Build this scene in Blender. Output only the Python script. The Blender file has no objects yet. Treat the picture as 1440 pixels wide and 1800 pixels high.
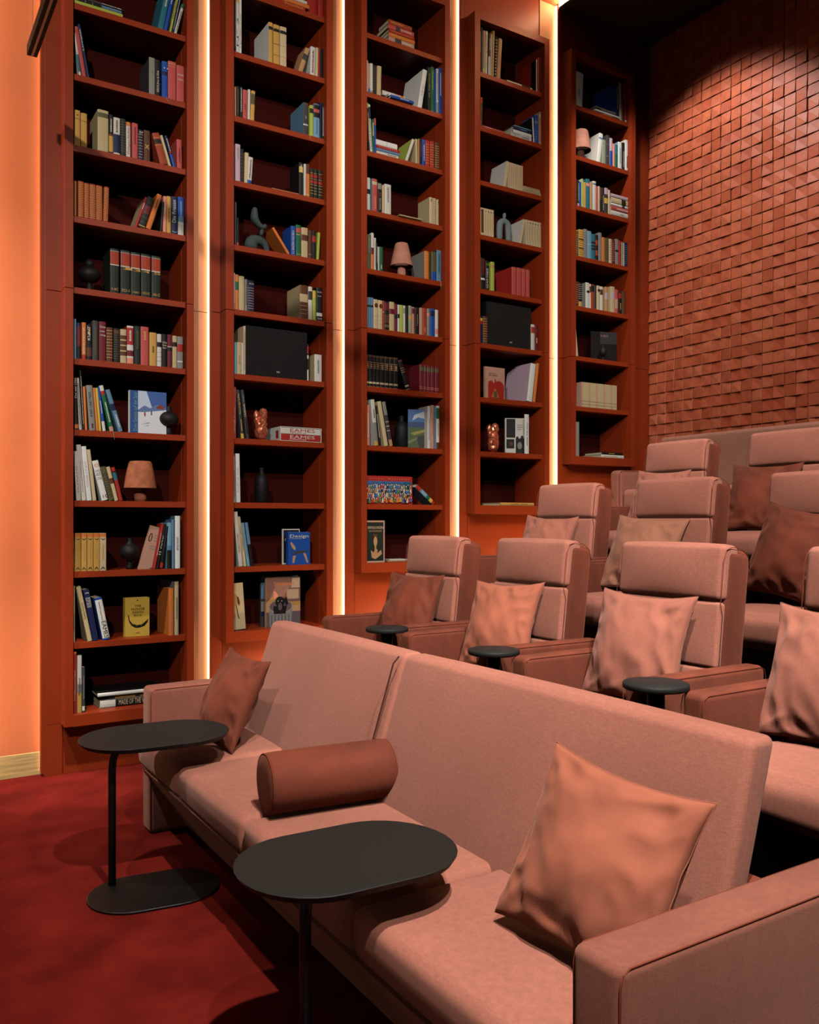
import bpy, bmesh, math, random
from mathutils import Vector, Matrix, Euler, noise
random.seed(7)
C = bpy.context.scene.collection
SC = bpy.context.scene
# ------------------------------------------------------------------ camera
F = 1513.0; CX = 720.0; HOR = 916.0; H = 1.40
A1 = math.atan2(3130.0 - CX, F)                 # the bookcase wall runs away at this angle
SA, CA = math.sin(A1), math.cos(A1)
cam = bpy.data.cameras.new('camera'); cam.sensor_fit = 'VERTICAL'; cam.sensor_height = 24.0
cam.lens = 24.0 * F / 1800.0; cam.shift_y = (HOR - 900.0) / 1800.0; cam.clip_start = 0.05
camo = bpy.data.objects.new('camera', cam); C.objects.link(camo)
camo.location = (0, 0, H); camo.rotation_euler = (math.pi/2, 0, A1 - math.pi/2)
SC.camera = camo
# ------------------------------------------------------------------ world, lights, exposure
w = bpy.data.worlds.new('world'); SC.world = w; w.use_nodes = True
w.node_tree.nodes['Background'].inputs[0].default_value = (0.10, 0.035, 0.02, 1)
w.node_tree.nodes['Background'].inputs[1].default_value = 0.0
SC.view_settings.view_transform = 'Standard'; SC.view_settings.look = 'None'
SC.view_settings.exposure = 0.0; SC.view_settings.gamma = 1.0; SC.view_settings.use_curve_mapping = False
SC.cycles.use_denoising = True; SC.cycles.max_bounces = 5; SC.cycles.diffuse_bounces = 0
def spot(name, loc, target, energy, cone, blend, col=(1.0, 0.95, 0.89), size=0.06):
    l = bpy.data.lights.new(name, 'SPOT'); l.energy = energy; l.spot_size = math.radians(cone)
    l.spot_blend = blend; l.color = col; l.shadow_soft_size = size
    o = bpy.data.objects.new(name, l); C.objects.link(o); o.location = loc
    d = Vector(target) - Vector(loc); o.rotation_euler = d.to_track_quat('-Z', 'Y').to_euler()
    return o
def area(name, loc, target, energy, sx, sy, col):
    l = bpy.data.lights.new(name, 'AREA'); l.shape = 'RECTANGLE'; l.size = sx; l.size_y = sy; l.energy = energy; l.color = col
    o = bpy.data.objects.new(name, l); C.objects.link(o); o.location = loc
    d = Vector(target) - Vector(loc); o.rotation_euler = d.to_track_quat('-Z', 'Y').to_euler(); return o
spot('spot_sofa_seats', (.9, .2, 5.2), (1.45, 2.3, .4), 780, 42, .8)
spot('spot_sofa_near', (.3, -.9, 5.2), (1.4, 1.3, .5), 430, 38, .8)
spot('spot_shelves', (-1.6, -1.2, 4.9), (1.8, 5.0, 2.6), 860, 54, .8)
spot('spot_shelves_far', (.9, -.6, 5.2), (2.95, 5.0, 2.6), 460, 44, .8)
spot('spot_rows', (2.0, .2, 5.2), (3.4, 2.8, 1.0), 820, 52, .7)
spot('spot_tiles', (4.25, 4.3, 5.3), (5.54, 4.3, 3.3), 125, 80, .45)
spot('spot_tiles_low', (3.0, 1.0, 5.25), (5.54, 3.9, 2.6), 330, 42, .8)
spot('spot_orange_wall', (-.9, 3.5, 5.25), (.2, 5.0, .6), 520, 54, .9)
spot('spot_plinth', (.35, 2.7, 5.25), (.85, 4.95, .1), 900, 15, 1.0)  # added spot without a fixture, to brighten the first plinth and floor
area('seat_fill_light', (-2.8, 1.2, 1.3), (1.5, 2.2, .4), 11, 4.0, 1.2, (1.0, .72, .55))  # unseen fill light added to lift the seat fronts; no screen is modelled
area('overhead_fill_light', (1.2, 1.4, 5.3), (1.2, 1.4, 0), 8, 3.5, 3.0, (1.0, .62, .45))  # added soft fill from above, in place of bounced light
# ------------------------------------------------------------------ pixel of the photograph -> place in the room
def dirs(px):
    o = (px - CX) / F
    return CA + SA*o, SA - CA*o
def X_at(px, Y): dx, dy = dirs(px); return Y * dx / dy
def Z_at(px, py, Y): dx, dy = dirs(px); return H + (HOR - py) * (Y / dy) / F
# ------------------------------------------------------------------ scene helpers
def link(o, parent=None):
    C.objects.link(o)
    if parent is not None: o.parent = parent
    return o
def tag(o, label=None, cat=None, group=None, kind=None):
    if label: o['label'] = label
    if cat: o['category'] = cat
    if group: o['group'] = group
    if kind: o['kind'] = kind
    return o
def empty(name, loc, rz=0.0):
    o = bpy.data.objects.new(name, None); o.empty_display_size = 0.05; C.objects.link(o)
    o.location = loc; o.rotation_euler = (0, 0, rz); return o
def mesh(name, verts, faces, mats, parent=None, mi=None, smooth=False, loc=None, rot=None):
    me = bpy.data.meshes.new(name); me.from_pydata([tuple(v) for v in verts], [], faces)
    for m in (mats if isinstance(mats, (list, tuple)) else [mats]): me.materials.append(m)
    if mi is not None:
        for p, k in zip(me.polygons, mi): p.material_index = k
    if smooth: me.shade_smooth()
    me.update()
    o = bpy.data.objects.new(name, me); link(o, parent)
    if loc is not None: o.location = loc
    if rot is not None: o.rotation_euler = rot
    return o
BF = [(0,3,2,1),(4,5,6,7),(0,1,5,4),(1,2,6,5),(2,3,7,6),(3,0,4,7)]
def boxv(x0, x1, y0, y1, z0, z1):
    return [(x0,y0,z0),(x1,y0,z0),(x1,y1,z0),(x0,y1,z0),(x0,y0,z1),(x1,y0,z1),(x1,y1,z1),(x0,y1,z1)]
def box(name, x0, x1, y0, y1, z0, z1, m, parent=None, bev=0.0, loc=None, rot=None):
    if bev <= 0: return mesh(name, boxv(x0,x1,y0,y1,z0,z1), BF, m, parent, loc=loc, rot=rot)
    bm = bmesh.new()
    vs = [bm.verts.new(v) for v in boxv(x0,x1,y0,y1,z0,z1)]
    for f in BF: bm.faces.new([vs[i] for i in f])
    bmesh.ops.bevel(bm, geom=bm.edges[:], offset=bev, segments=2, affect='EDGES', profile=0.6)
    return frombm(name, bm, m, parent, loc=loc, rot=rot)
def frombm(name, bm, m, parent=None, smooth=False, loc=None, rot=None):
    bmesh.ops.recalc_face_normals(bm, faces=bm.faces[:])
    me = bpy.data.meshes.new(name); bm.to_mesh(me); bm.free()
    for k in (m if isinstance(m, (list, tuple)) else [m]): me.materials.append(k)
    if smooth: me.shade_smooth()
    o = bpy.data.objects.new(name, me); link(o, parent)
    if loc is not None: o.location = loc
    if rot is not None: o.rotation_euler = rot
    return o
def softbox(name, c, s, r, m, parent=None, bulge=(0,0,0), n=8, rot=None, wob=0.0, taper=None):
    """an upholstered block: centre c, full size s, edge radius r, faces swelling by bulge"""
    h = [v/2 for v in s]
    def ticks(hh):
        k = min(r, hh*0.98)
        out = [-hh + k*t for t in (0, .25, .5, .75, 1)]
        out += [(-hh+k) + (2*(hh-k))*i/n for i in range(1, n)]
        out += [hh - k*t for t in (1, .75, .5, .25, 0)]
        return out
    T = [ticks(v) for v in h]
    bm = bmesh.new(); key = {}
    def V(p):
        kk = tuple(round(v, 5) for v in p)
        if kk in key: return key[kk]
        q = [max(-(h[i]-min(r,h[i]*.98)), min(h[i]-min(r,h[i]*.98), p[i])) for i in range(3)]
        d = Vector([p[i]-q[i] for i in range(3)])
        L = d.length
        v = Vector(q) + (d/L*min(r, min(h)*.98) if L > 1e-9 else d)
        u = [p[i]/h[i] for i in range(3)]
        for a in range(3):
            b, e = (a+1) % 3, (a+2) % 3
            v[a] += math.copysign(1, u[a])*bulge[a]*abs(u[a])**3*max(0,1-u[b]**2)*max(0,1-u[e]**2)
        if wob:
            nz = noise.noise(Vector((v.x*4+c[0]*3, v.y*4+c[1]*3, v.z*4)))
            v += Vector(p).normalized()*nz*wob
        if taper: v = taper(v)
        key[kk] = bm.verts.new(v); return key[kk]
    for a in range(3):
        b, e = (a+1) % 3, (a+2) % 3
        for sgn in (-1, 1):
            for i in range(len(T[b])-1):
                for j in range(len(T[e])-1):
                    ps = []
                    for (ii, jj) in ((i,j),(i+1,j),(i+1,j+1),(i,j+1)):
                        p = [0,0,0]; p[a] = sgn*h[a]; p[b] = T[b][ii]; p[e] = T[e][jj]; ps.append(V(p))
                    if len(set(ps)) == 4:
                        try: bm.faces.new(ps if sgn > 0 else ps[::-1])
                        except ValueError: pass
    return frombm(name, bm, m, parent, True, loc=c, rot=rot)
def tube(name, pts, r, m, parent=None, n=6, closed=False):
    bm = bmesh.new(); rings = []
    P = [Vector(p) for p in pts]; N = len(P)
    for i, p in enumerate(P):
        a = P[i-1] if (i or closed) else P[0]; b = P[(i+1) % N] if (i < N-1 or closed) else P[-1]
        t = (b-a).normalized()
        if i == 0:
            up = Vector((0,0,1)) if abs(t.z) < .9 else Vector((0,1,0)); s = t.cross(up).normalized()
        else: s = (s - t*s.dot(t)).normalized()
        q = s.cross(t)
        rings.append([bm.verts.new(p + (s*math.cos(2*math.pi*k/n) + q*math.sin(2*math.pi*k/n))*r) for k in range(n)])
    for i in range(N if closed else N-1):
        A, B = rings[i], rings[(i+1) % N]
        for k in range(n): bm.faces.new([A[k], A[(k+1)%n], B[(k+1)%n], B[k]])
    if not closed:
        bm.faces.new(rings[0][::-1]); bm.faces.new(rings[-1])
    return frombm(name, bm, m, parent, True)
def lathe(name, prof, m, parent=None, n=32, loc=None, rot=None, sx=1.0, sy=1.0):
    bm = bmesh.new(); R = []
    for r, z in prof:
        if r < 1e-6: R.append([bm.verts.new((0,0,z))])
        else: R.append([bm.verts.new((r*sx*math.cos(2*math.pi*k/n), r*sy*math.sin(2*math.pi*k/n), z)) for k in range(n)])
    for A, B in zip(R, R[1:]):
        if len(A) == 1 and len(B) == 1: continue
        for k in range(n):
            a, b = A[k % len(A)], A[(k+1) % len(A)]; c, d = B[(k+1) % len(B)], B[k % len(B)]
            vs = [v for i, v in enumerate((a,b,c,d)) if v not in (a,b,c,d)[:i]]
            if len(vs) > 2: bm.faces.new(vs)
    for E in (R[0], R[-1]):
        if len(E) > 2:
            try: bm.faces.new(E)
            except ValueError: pass
    return frombm(name, bm, m, parent, True, loc=loc, rot=rot)
# ------------------------------------------------------------------ materials
def lin(c):
    return tuple((v/255/12.92 if v/255 <= .04045 else ((v/255+.055)/1.055)**2.4) for v in c)
MATS = {}
def mat(name, rgb, rough=0.6, sheen=0.0, metal=0.0, spec=0.5, noise_amt=0.0, nscale=8.0, bump=0.0, bscale=200.0, emit=None, estr=0.0, stretch=None, c2=None, tint=None):
    if name in MATS: return MATS[name]
    m = bpy.data.materials.new(name); m.use_nodes = True; nt = m.node_tree; N = nt.nodes; b = N['Principled BSDF']
    col = lin(rgb); b.inputs['Base Color'].default_value = (*col, 1)
    b.inputs['Roughness'].default_value = rough; b.inputs['Metallic'].default_value = metal
    b.inputs['Specular IOR Level'].default_value = spec
    if sheen:
        b.inputs['Sheen Weight'].default_value = sheen; b.inputs['Sheen Roughness'].default_value = 0.4
        b.inputs['Sheen Tint'].default_value = (*(lin(tint) if tint else (1, .8, .7)), 1)
    if noise_amt or bump:
        tc = N.new('ShaderNodeTexCoord'); mp = N.new('ShaderNodeMapping'); nt.links.new(tc.outputs['Object'], mp.inputs[0])
        if stretch: mp.inputs['Scale'].default_value = stretch
    if noise_amt:
        nz = N.new('ShaderNodeTexNoise'); nz.inputs['Scale'].default_value = nscale; nz.inputs['Detail'].default_value = 5
        nt.links.new(mp.outputs[0], nz.inputs['Vector'])
        mx = N.new('ShaderNodeMix'); mx.data_type = 'RGBA'
        d = lin(c2) if c2 else tuple(v*(1-noise_amt) for v in col)
        mx.inputs[6].default_value = (*d, 1)
        mx.inputs[7].default_value = (*(col if c2 else tuple(min(1, v*(1+noise_amt)) for v in col)), 1)
        mr = N.new('ShaderNodeMapRange'); mr.inputs[1].default_value = .35; mr.inputs[2].default_value = .65
        nt.links.new(nz.outputs[0], mr.inputs[0]); nt.links.new(mr.outputs[0], mx.inputs[0])
        nt.links.new(mx.outputs[2], b.inputs['Base Color'])
    if bump:
        n2 = N.new('ShaderNodeTexNoise'); n2.inputs['Scale'].default_value = bscale; n2.inputs['Detail'].default_value = 3
        nt.links.new(mp.outputs[0], n2.inputs['Vector'])
        bp = N.new('ShaderNodeBump'); bp.inputs['Strength'].default_value = bump; bp.inputs['Distance'].default_value = 0.002
        nt.links.new(n2.outputs[0], bp.inputs['Height']); nt.links.new(bp.outputs[0], b.inputs['Normal'])
    if emit:
        b.inputs['Emission Color'].default_value = (*lin(emit), 1); b.inputs['Emission Strength'].default_value = estr
    MATS[name] = m
    return m
def fabric(name, rgb, rough, sheen, patch, weave, tint, pscale=3.0):
    """woven velvet: fine crossed threads over soft lighter and darker strokes of the nap"""
    m = mat(name, rgb, rough, sheen=sheen, tint=tint, bump=.5, bscale=900)
    nt = m.node_tree; N = nt.nodes; b = N['Principled BSDF']; tc = N.new('ShaderNodeTexCoord'); L = nt.links.new
    def nz(scale, vec, det=4, sc=None):
        mp = N.new('ShaderNodeMapping'); L(tc.outputs['Object'], mp.inputs[0])
        if sc: mp.inputs['Scale'].default_value = sc
        n = N.new('ShaderNodeTexNoise'); n.inputs['Scale'].default_value = scale; n.inputs['Detail'].default_value = det; L(mp.outputs[0], n.inputs['Vector']); return n.outputs[0]
    def rng(a, lo, hi, o0, o1):
        r = N.new('ShaderNodeMapRange'); r.inputs[1].default_value = lo; r.inputs[2].default_value = hi; r.inputs[3].default_value = o0; r.inputs[4].default_value = o1; L(a, r.inputs[0]); return r.outputs[0]
    def mul(a, c):
        r = N.new('ShaderNodeMath'); r.operation = 'MULTIPLY'; L(a, r.inputs[0]); L(c, r.inputs[1]); return r.outputs[0]
    a = rng(nz(pscale, None, 6, (1, 1, .45)), .36, .66, 1-patch, 1+patch*.6)
    c = rng(nz(330, None, 2, (1, 1, .14)), .3, .7, 1-weave, 1+weave); d = rng(nz(330, None, 2, (.16, .16, 1)), .3, .7, 1-weave, 1+weave)
    v = mul(mul(a, c), d)
    cb = N.new('ShaderNodeVectorMath'); cb.operation = 'SCALE'; cb.inputs[0].default_value = lin(rgb); L(v, cb.inputs['Scale']); L(cb.outputs[0], b.inputs['Base Color'])
    return m

PAINT = mat('rust_paint', (152, 53, 19), .42, spec=.35, noise_amt=.04, nscale=3, bump=.05, bscale=400)
PAINT_IN = mat('rust_paint_inside', (144, 48, 18), .55, spec=.2)
WALLP = mat('orange_plaster', (244, 130, 78), .8, noise_amt=.05, nscale=2, bump=.1, bscale=60)
GLOWP = mat('strip_lit_paint', (246, 164, 120), .7, noise_amt=.03, nscale=2)  # orange wall paint made paler; the strips' glow is put into the colour
BLACKP = mat('black_paint', (22, 10, 8), .8)
CARPET = mat('red_carpet', (122, 33, 25), .95, spec=.05, noise_amt=.25, nscale=4.5, bump=.8, bscale=420, tint=(230,120,100))
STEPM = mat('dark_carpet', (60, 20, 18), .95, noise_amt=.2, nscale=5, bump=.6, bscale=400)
OAK = mat('oak', (214, 172, 112), .5, noise_amt=.18, nscale=6, stretch=(1, 1, 22), bump=.1, bscale=30)
LED = mat('led_glow', (255, 222, 180), .5, emit=(255, 216, 162), estr=6.2)
LEDW = mat('led_glow_bright', (255, 230, 200), .5, emit=(255, 226, 180), estr=13.0)
FAB = fabric('rose_velvet', (202, 125, 103), .88, .36, .09, .09, (255,222,206), 2.2)
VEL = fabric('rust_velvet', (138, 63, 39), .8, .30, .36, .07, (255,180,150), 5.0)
ARMV = fabric('arm_velvet', (186, 110, 88), .86, .38, .22, .08, (255,215,195), 2.6)  # rose velvet darkened for the arms: nap tone and shade put into its colour
PIPE = mat('seam_thread', (142, 62, 38), .9)
BLK = mat('black_steel', (16, 17, 16), .45, spec=.4)
BLKTOP = mat('black_laminate', (30, 33, 31), .62, spec=.35, noise_amt=.1, nscale=200)
TILE = mat('terracotta_leather', (196, 100, 66), .55, spec=.4, noise_amt=.12, nscale=14, bump=.25, bscale=60)
CER = mat('black_ceramic', (15, 17, 17), .6, spec=.35)
GREYC = mat('grey_ceramic', (120, 132, 130), .8)
LAMPM = mat('rose_clay', (196, 132, 108), .85, noise_amt=.15, nscale=14)
GLASS = mat('copper_glass', (226, 130, 96), .28, metal=.7, spec=.8)
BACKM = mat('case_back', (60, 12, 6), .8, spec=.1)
# ------------------------------------------------------------------ the room
YS = 4.972            # front edge of the shelves
YF = 4.942            # face of the frames
YP = 5.050            # face of the panels
YR = 5.130            # the plain orange wall
YG = 5.090            # recessed lit panels between the bookcases
ZC = 5.425            # ceiling
ZSEAM = 2.668
P39 = 0.39; TS = 0.034
def zsh(n): return 1.479 + P39*n          # underside of shelf n
FR = {1:(113.5,129,329,341), 2:(397.5,411.4,574.5,585.7), 3:(635.5,645.4,782.6,791), 4:(835,844.5,958,966), 5:(1005,1012.8,1110,1117.5)}
LEDP = {1:78, 2:370.5, 3:608.5, 4:810, 5:982.5}
XT = X_at(1141.5, YP)
ZTOP = zsh(9) + 0.0; BOT = {1:-3, 2:-2, 3:-1, 4:0, 5:1}
WL = tag(box('wall_left', -3.0, XT+.3, YR+.32, YR+.42, 0, ZC+.1, BLACKP), 'bookcase wall panelled in rust paint', kind='structure')
box('plaster_panel', -3.0, X_at(78, YP)+.02, YR, YR+.05, 0, ZC, WALLP, WL)
G = .0015
def panel(x0, x1, z0, z1, y=YP, t=.03, m=PAINT):
    for (a, b) in ((z0, min(z1, ZSEAM)), (max(z0, ZSEAM), z1)):
        if b - a > .01: box('panel', x0+G, x1-G, y, y+t, a+G, b-G, m, WL, bev=.0015)
xled = {i: X_at(LEDP[i], YP) for i in LEDP}
for i in range(1, 6):
    a, b, c, d = [X_at(v, YF) for v in FR[i]]
    zb = zsh(BOT[i]) ; zt = ZTOP
    xr = X_at(LEDP[i+1], YP) if i < 5 else XT
    panel(xled[i], b, zb-.03, zt+.05)                       # strip beside the frame, going behind it
    box('panel', xled[i]+G, b-.06, YP, YP+.03, zt+.05, ZC, PAINT, WL, bev=.0015)
    box('panel', b-.06+G, d-G, YP, YP+.03, zt+.05, ZC, PAINT, WL, bev=.0015)
    sx = b - .035
    box('panel', xled[i]+G, sx-G, YP, YP+.03, 0, zb-.03, PAINT, WL, bev=.0015)
    box('panel', sx+G, d-G, YP, YP+.03, 0, zb-.03, PAINT, WL, bev=.0015)
    panel(c, d, zb-.03, zt+.05)
    if i < 5:
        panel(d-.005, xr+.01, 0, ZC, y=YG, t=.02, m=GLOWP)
        box('panel_edge', d-.012, d-G, YP, YG+.01, 0, ZC, PAINT, WL)
    else:
        panel(d, XT, 0, ZC)
    # the pilaster's side, which carries the light strip
    box('panel_edge', xled[i], xled[i]+.012, YP+.001, YR+.03, 0, ZC, PAINT, WL)
# bookcases -------------------------------------------------------------
CASEL = {1:'bookcase beside the plain orange wall', 2:'second bookcase from the plain orange wall', 3:'middle bookcase', 4:'bookcase next but one to the tiled wall', 5:'bookcase beside the tiled wall'}
CASE = {}; INNER = {}
for i in range(1, 6):
    a, b, c, d = [X_at(v, YF) for v in FR[i]]
    INNER[i] = (b, c)
    zb, zt = zsh(BOT[i]), ZTOP
    low = zb - .03; top = zt + .05
    bc = empty('bookcase', (0, 0, 0))
    extra = {1:'tallest built-in rust painted shelving, its foot almost at the floor, by the plain orange wall', 2:'built-in rust painted shelving whose frame starts behind the front sofa back',
      3:'middle of the five built-in rust painted shelvings, framed, above the first chair', 4:'built-in rust shelving holding the grey arch figure, its whole top edge visible', 5:'shortest built-in rust shelving in the dark corner next to the tiled wall'}[i]
    tag(bc, extra, 'bookcase', 'built-in bookcases along the wall'); CASE[i] = bc
    for (x0, x1) in ((a, b), (c, d)):
        for (z0, z1) in ((low, ZSEAM), (ZSEAM, top)):
            box('stile', x0, x1, YF, YP-.001, z0+G, z1-G, PAINT, bc, bev=.0012)
    box('rail', b, c, YF, YP-.001, low, zb+TS, PAINT, bc, bev=.0012)
    box('rail', b, c, YF, YP-.001, zt, top, PAINT, bc, bev=.0012)
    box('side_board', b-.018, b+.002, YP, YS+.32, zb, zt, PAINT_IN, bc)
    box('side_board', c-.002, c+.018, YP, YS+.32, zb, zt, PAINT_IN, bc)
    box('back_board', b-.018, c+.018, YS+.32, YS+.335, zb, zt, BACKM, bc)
    for n in range(BOT[i]+1, 9):
        box('shelf', b+.001, c-.001, YS, YS+.32, zsh(n), zsh(n)+TS, PAINT, bc, bev=.0012)
    box('floor_board', b+.001, c-.001, YP-.002, YS+.32, zb, zb+TS, PAINT, bc)
    box('top_board', b-.018, c+.018, YP, YS+.32, zt+.001, zt+TS, PAINT_IN, bc)
# light strips -----------------------------------------------------------
LD = {2:'warm light strip between the first and the second bookcase', 3:'warm light strip between the second and the middle bookcase', 4:'warm light strip just past the middle bookcase', 5:'thin very bright light strip beside the bookcase of the tiled wall corner'}
for i in (2, 3, 4, 5):
    s = empty('light_strip', (xled[i], YP+.02, 0)); tag(s, LD[i], 'light', 'vertical light strips set between the bookcases')
    e = box('diffuser', -.006, -.0005, .004 if i < 5 else .0, .020 if i < 5 else .014, .02, ZC-.01, LED if i < 5 else LEDW, s)
    box('profile', -.0075, -.0004, -.018, -.0155, .02, ZC-.01, PAINT, s)
xl = X_at(-70, YR)
s = empty('light_strip', (xl, YR-.07, 0)); tag(s, 'warm light strip at the far end of the plain orange wall', 'light', 'vertical light strips set between the bookcases')
box('diffuser', 0, .006, 0, .04, .02, ZC-.01, LEDW, s); box('profile', -.03, 0, -.01, .069, 0, ZC, PAINT, s)
s = empty('light_strip', (xled[1], YR-.03, 0)); tag(s, 'warm light strip hidden behind the edge of the first pilaster', 'light', 'vertical light strips set between the bookcases')
box('diffuser', -.008, -.002, .0, .02, .02, ZC-.01, mat('led_glow_soft', (255, 214, 170), .5, emit=(255, 210, 168), estr=2.6), s); box('profile', -.016, -.0005, -.045, -.004, .02, ZC-.01, PAINT, s)
s = empty('light_strip', (xled[5], 0, ZC)); tag(s, 'warm light strip running along the ceiling from the wall corner', 'light')
box('diffuser', -.006, 0, 0.3, YP-.01, -.036, -.010, mat('led_glow_ceiling', (255, 226, 180), .5, emit=(255, 218, 165), estr=80.0), s); box('profile', -.007, 0, .3, YP-.01, -.038, -.035, PAINT, s)
for k, (a_, b_) in enumerate([(1.55, 2.85), (2.98, 3.8), (3.95, 4.75)]):  # strips added out of sight to brighten the wall behind the seats
    zz = .304*(k+1)
    s = empty('hidden_fill_strip', (a_, YP-.35, zz)); tag(s, 'unseen light strip added on the %s step along the foot of the bookcase wall' % ['lowest', 'second', 'third'][k], 'light', 'added unseen lights along the wall')
    box('diffuser', (.48 if k == 0 else .05), b_-a_, .012, .016, .016, .03, mat('fill_strip_glow', (255, 200, 140), .5, emit=(255, 214, 150), estr=150.0), s); box('profile', (.46 if k == 0 else .03), b_-a_+.02, -.004, .0115, .001, .034, BLACKP, s)
# ceiling, floor, walls ---------------------------------------------------
tag(box('ceiling', -3.0, xled[5]+.1, -3.0, YR+.42, ZC, ZC+.1, WALLP), 'orange ceiling', kind='structure')
tag(box('ceiling', xled[5], XT+.3, -3.0, YP, ZC-.045, ZC-.001, BLACKP), 'dark dropped ceiling', kind='structure')
fl = tag(box('floor', -3.0, XT+.3, -3.0, YR+.42, -.1, 0, CARPET), 'wine red carpet floor', kind='structure')
X1 = 1.97; ZR = .304
for r in range(1, 5):
    x0 = X1 + .957*(r-1) + (.0 if r < 4 else .0)
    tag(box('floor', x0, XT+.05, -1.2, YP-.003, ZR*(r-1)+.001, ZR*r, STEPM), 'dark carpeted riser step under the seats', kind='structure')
tag(box('wall_right', -3.0, XT+.3, -3.1, -3.0, 0, ZC, BLACKP), 'dark wall', kind='structure')
tag(box('wall_front', -3.1, -3.0, -3.0, YR+.42, 0, ZC, BLACKP), 'dark wall', kind='structure')
tag(box('baseboard_left', -3.0, X_at(78, YP)-.001, YR-.016, YR-.0005, 0, .125, OAK, bev=.002), 'light oak baseboard', kind='structure')
# tiled wall ----------------------------------------------------------------
WB = tag(box('wall_back', XT+.012, XT+.3, -3.0, YR+.42, 0, ZC+.1, mat('tile_grout', (92, 34, 22), .8)), 'wall faced with square terracotta tiles', kind='structure')
TW, TH = .0901, .0859
TV = []
def tilemesh(k):
    rnd = random.Random(k); g = .0006
    b = .003 + rnd.random()*.002
    hb = [b, b, b, b]                       # bottom near, bottom far, top far, top near
    t = k % 4
    if t in (0, 2): hb[0] += .004+rnd.random()*.005; hb[1] += rnd.random()*.007; hb[3] += rnd.random()*.004
    if t == 1: hb[0] += .009; hb[3] += .007
    if t == 3: hb[1] += .009; hb[0] += .005
    if k in (9, 11): hb = [b+.002, b+.007, b, b]
    y0, y1, z0, z1 = g, TW-g, g, TH-g      # y0 near camera side
    e = .0022
    vs = [(0.012,y0,z0),(0.012,y1,z0),(0.012,y1,z1),(0.012,y0,z1)]
    P = [(y0,z0),(y1,z0),(y1,z1),(y0,z1)]
    hb = [x*1.45 for x in hb]
    vs += [(-hb[j]+.003, *P[j]) for j in range(4)]
    Q = [(y0+e,z0+e),(y1-e,z0+e),(y1-e,z1-e),(y0+e,z1-e)]
    vs += [(-hb[j], *Q[j]) for j in range(4)]
    fs = [(8,11,10,9)] + [(4+j, 4+(j+1)%4, 8+(j+1)%4, 8+j) for j in range(4)] + [(j, (j+1)%4, 4+(j+1)%4, 4+j) for j in range(4)]
    fs = [f[::-1] if n else f for n, f in zip([0]+[1]*8, fs)]
    return vs, fs
for k in range(12):
    vs, fs = tilemesh(k); me = bpy.data.meshes.new('tile'); me.from_pydata(vs, [], fs)
    bm = bmesh.new(); bm.from_mesh(me); bmesh.ops.recalc_face_normals(bm, faces=bm.faces[:])
    if bm.faces[0].normal.x > 0: bmesh.ops.reverse_faces(bm, faces=bm.faces[:])
    bm.to_mesh(me); bm.free()
    me.materials.append(mat('terracotta_%d' % (k % 6), [(200,100,66),(192,92,59),(208,110,76),(184,84,52),(203,104,70),(196,97,64)][k % 6], .5, spec=.45, noise_amt=.12, nscale=20, bump=.3, bscale=90))
    TV.append(me)
ncol, z_lo = 48, 1.9
NR = int((ZC-.05-z_lo)/TH)
bv, bfc, bmi = [], [], []
n_ind = 0
for c in range(ncol-1, -1, -1):
    for r in range(NR+1):
        k = random.randrange(12); y = YP - .004 - (c+1)*TW; z = ZC-.046 - (r+1)*TH
        vis = c <= 17 and z > 2.04 - .14*(c/16)*0
        if 8 <= c <= 16 and vis and n_ind < 300:
            o = bpy.data.objects.new('tile', TV[k]); link(o, WB); o.location = (XT, y, z); n_ind += 1
        else:
            o0 = len(bv); me = TV[k]
            bv += [(v.co.x+XT, v.co.y+y, v.co.z+z) for v in me.vertices]
            bfc += [tuple(i+o0 for i in p.vertices) for p in me.polygons]; bmi += [k % 6]*len(me.polygons)
o = mesh('wall_tiles', bv, bfc, [MATS['terracotta_%d' % i] for i in range(6)], WB, mi=bmi); o['kind'] = 'stuff'
# hanging black track light ---------------------------------------------------
Zk = 3.62
D = (Zk-H)*F/(HOR-97); dx, dy = dirs(47); tx, ty = dx*D, dy*D
t = empty('track_light', (tx, ty, Zk)); tag(t, 'slim black linear lamp hanging near the plain orange wall', 'lamp')
box('housing', 0, .046, -3.2, 0, 0, .05, mat('track_black', (10, 10, 10), .6, spec=.1), t, bev=.003)
box('diffuser', .018, .028, -3.19, -.004, -.0015, .001, mat('lamp_slot', (150,150,150), .4, metal=.6), t)
for yy in (-.03, -2.9): tube('cable', [(.022, yy, .05), (.022, yy, ZC-Zk)], .0012, mat('wire', (190,140,110), .4, metal=.5), t, n=5)
# ------------------------------------------------------------------ books
COL = dict(w=(216,208,196), c=(208,184,144), y=(220,178,70), o=(216,118,52), r=(172,42,34), k=(20,18,18), b=(26,76,160), n=(20,32,72), t=(40,112,128),
  g=(26,100,64), d=(28,38,32), G=(138,134,128), B=(92,52,32), p=(192,80,76), m=(108,26,38), l=(172,184,76), L=(116,162,184), s=(146,154,126), v=(198,168,182),
  T=(188,142,98), D=(62,60,60), O=(92,86,54), e=(206,156,76), R=(164,62,32), q=(196,146,124), W=(232,228,220), S=(96,130,160), C=(196,174,130), P=(226,140,120))
def bmat(k): return mat('book_' + k if k.islower() else 'book_' + k + '_dark', COL[k], .55, spec=.35)
PAGE = mat('page_edges', (214, 196, 160), .9, bump=.4, bscale=300, stretch=(60, 1, 1))
ORD = ['', 'lowest', 'second', 'third', 'fourth', 'fifth', 'sixth', 'seventh', 'eighth', 'ninth', 'tenth', 'eleventh', 'twelfth']
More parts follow.
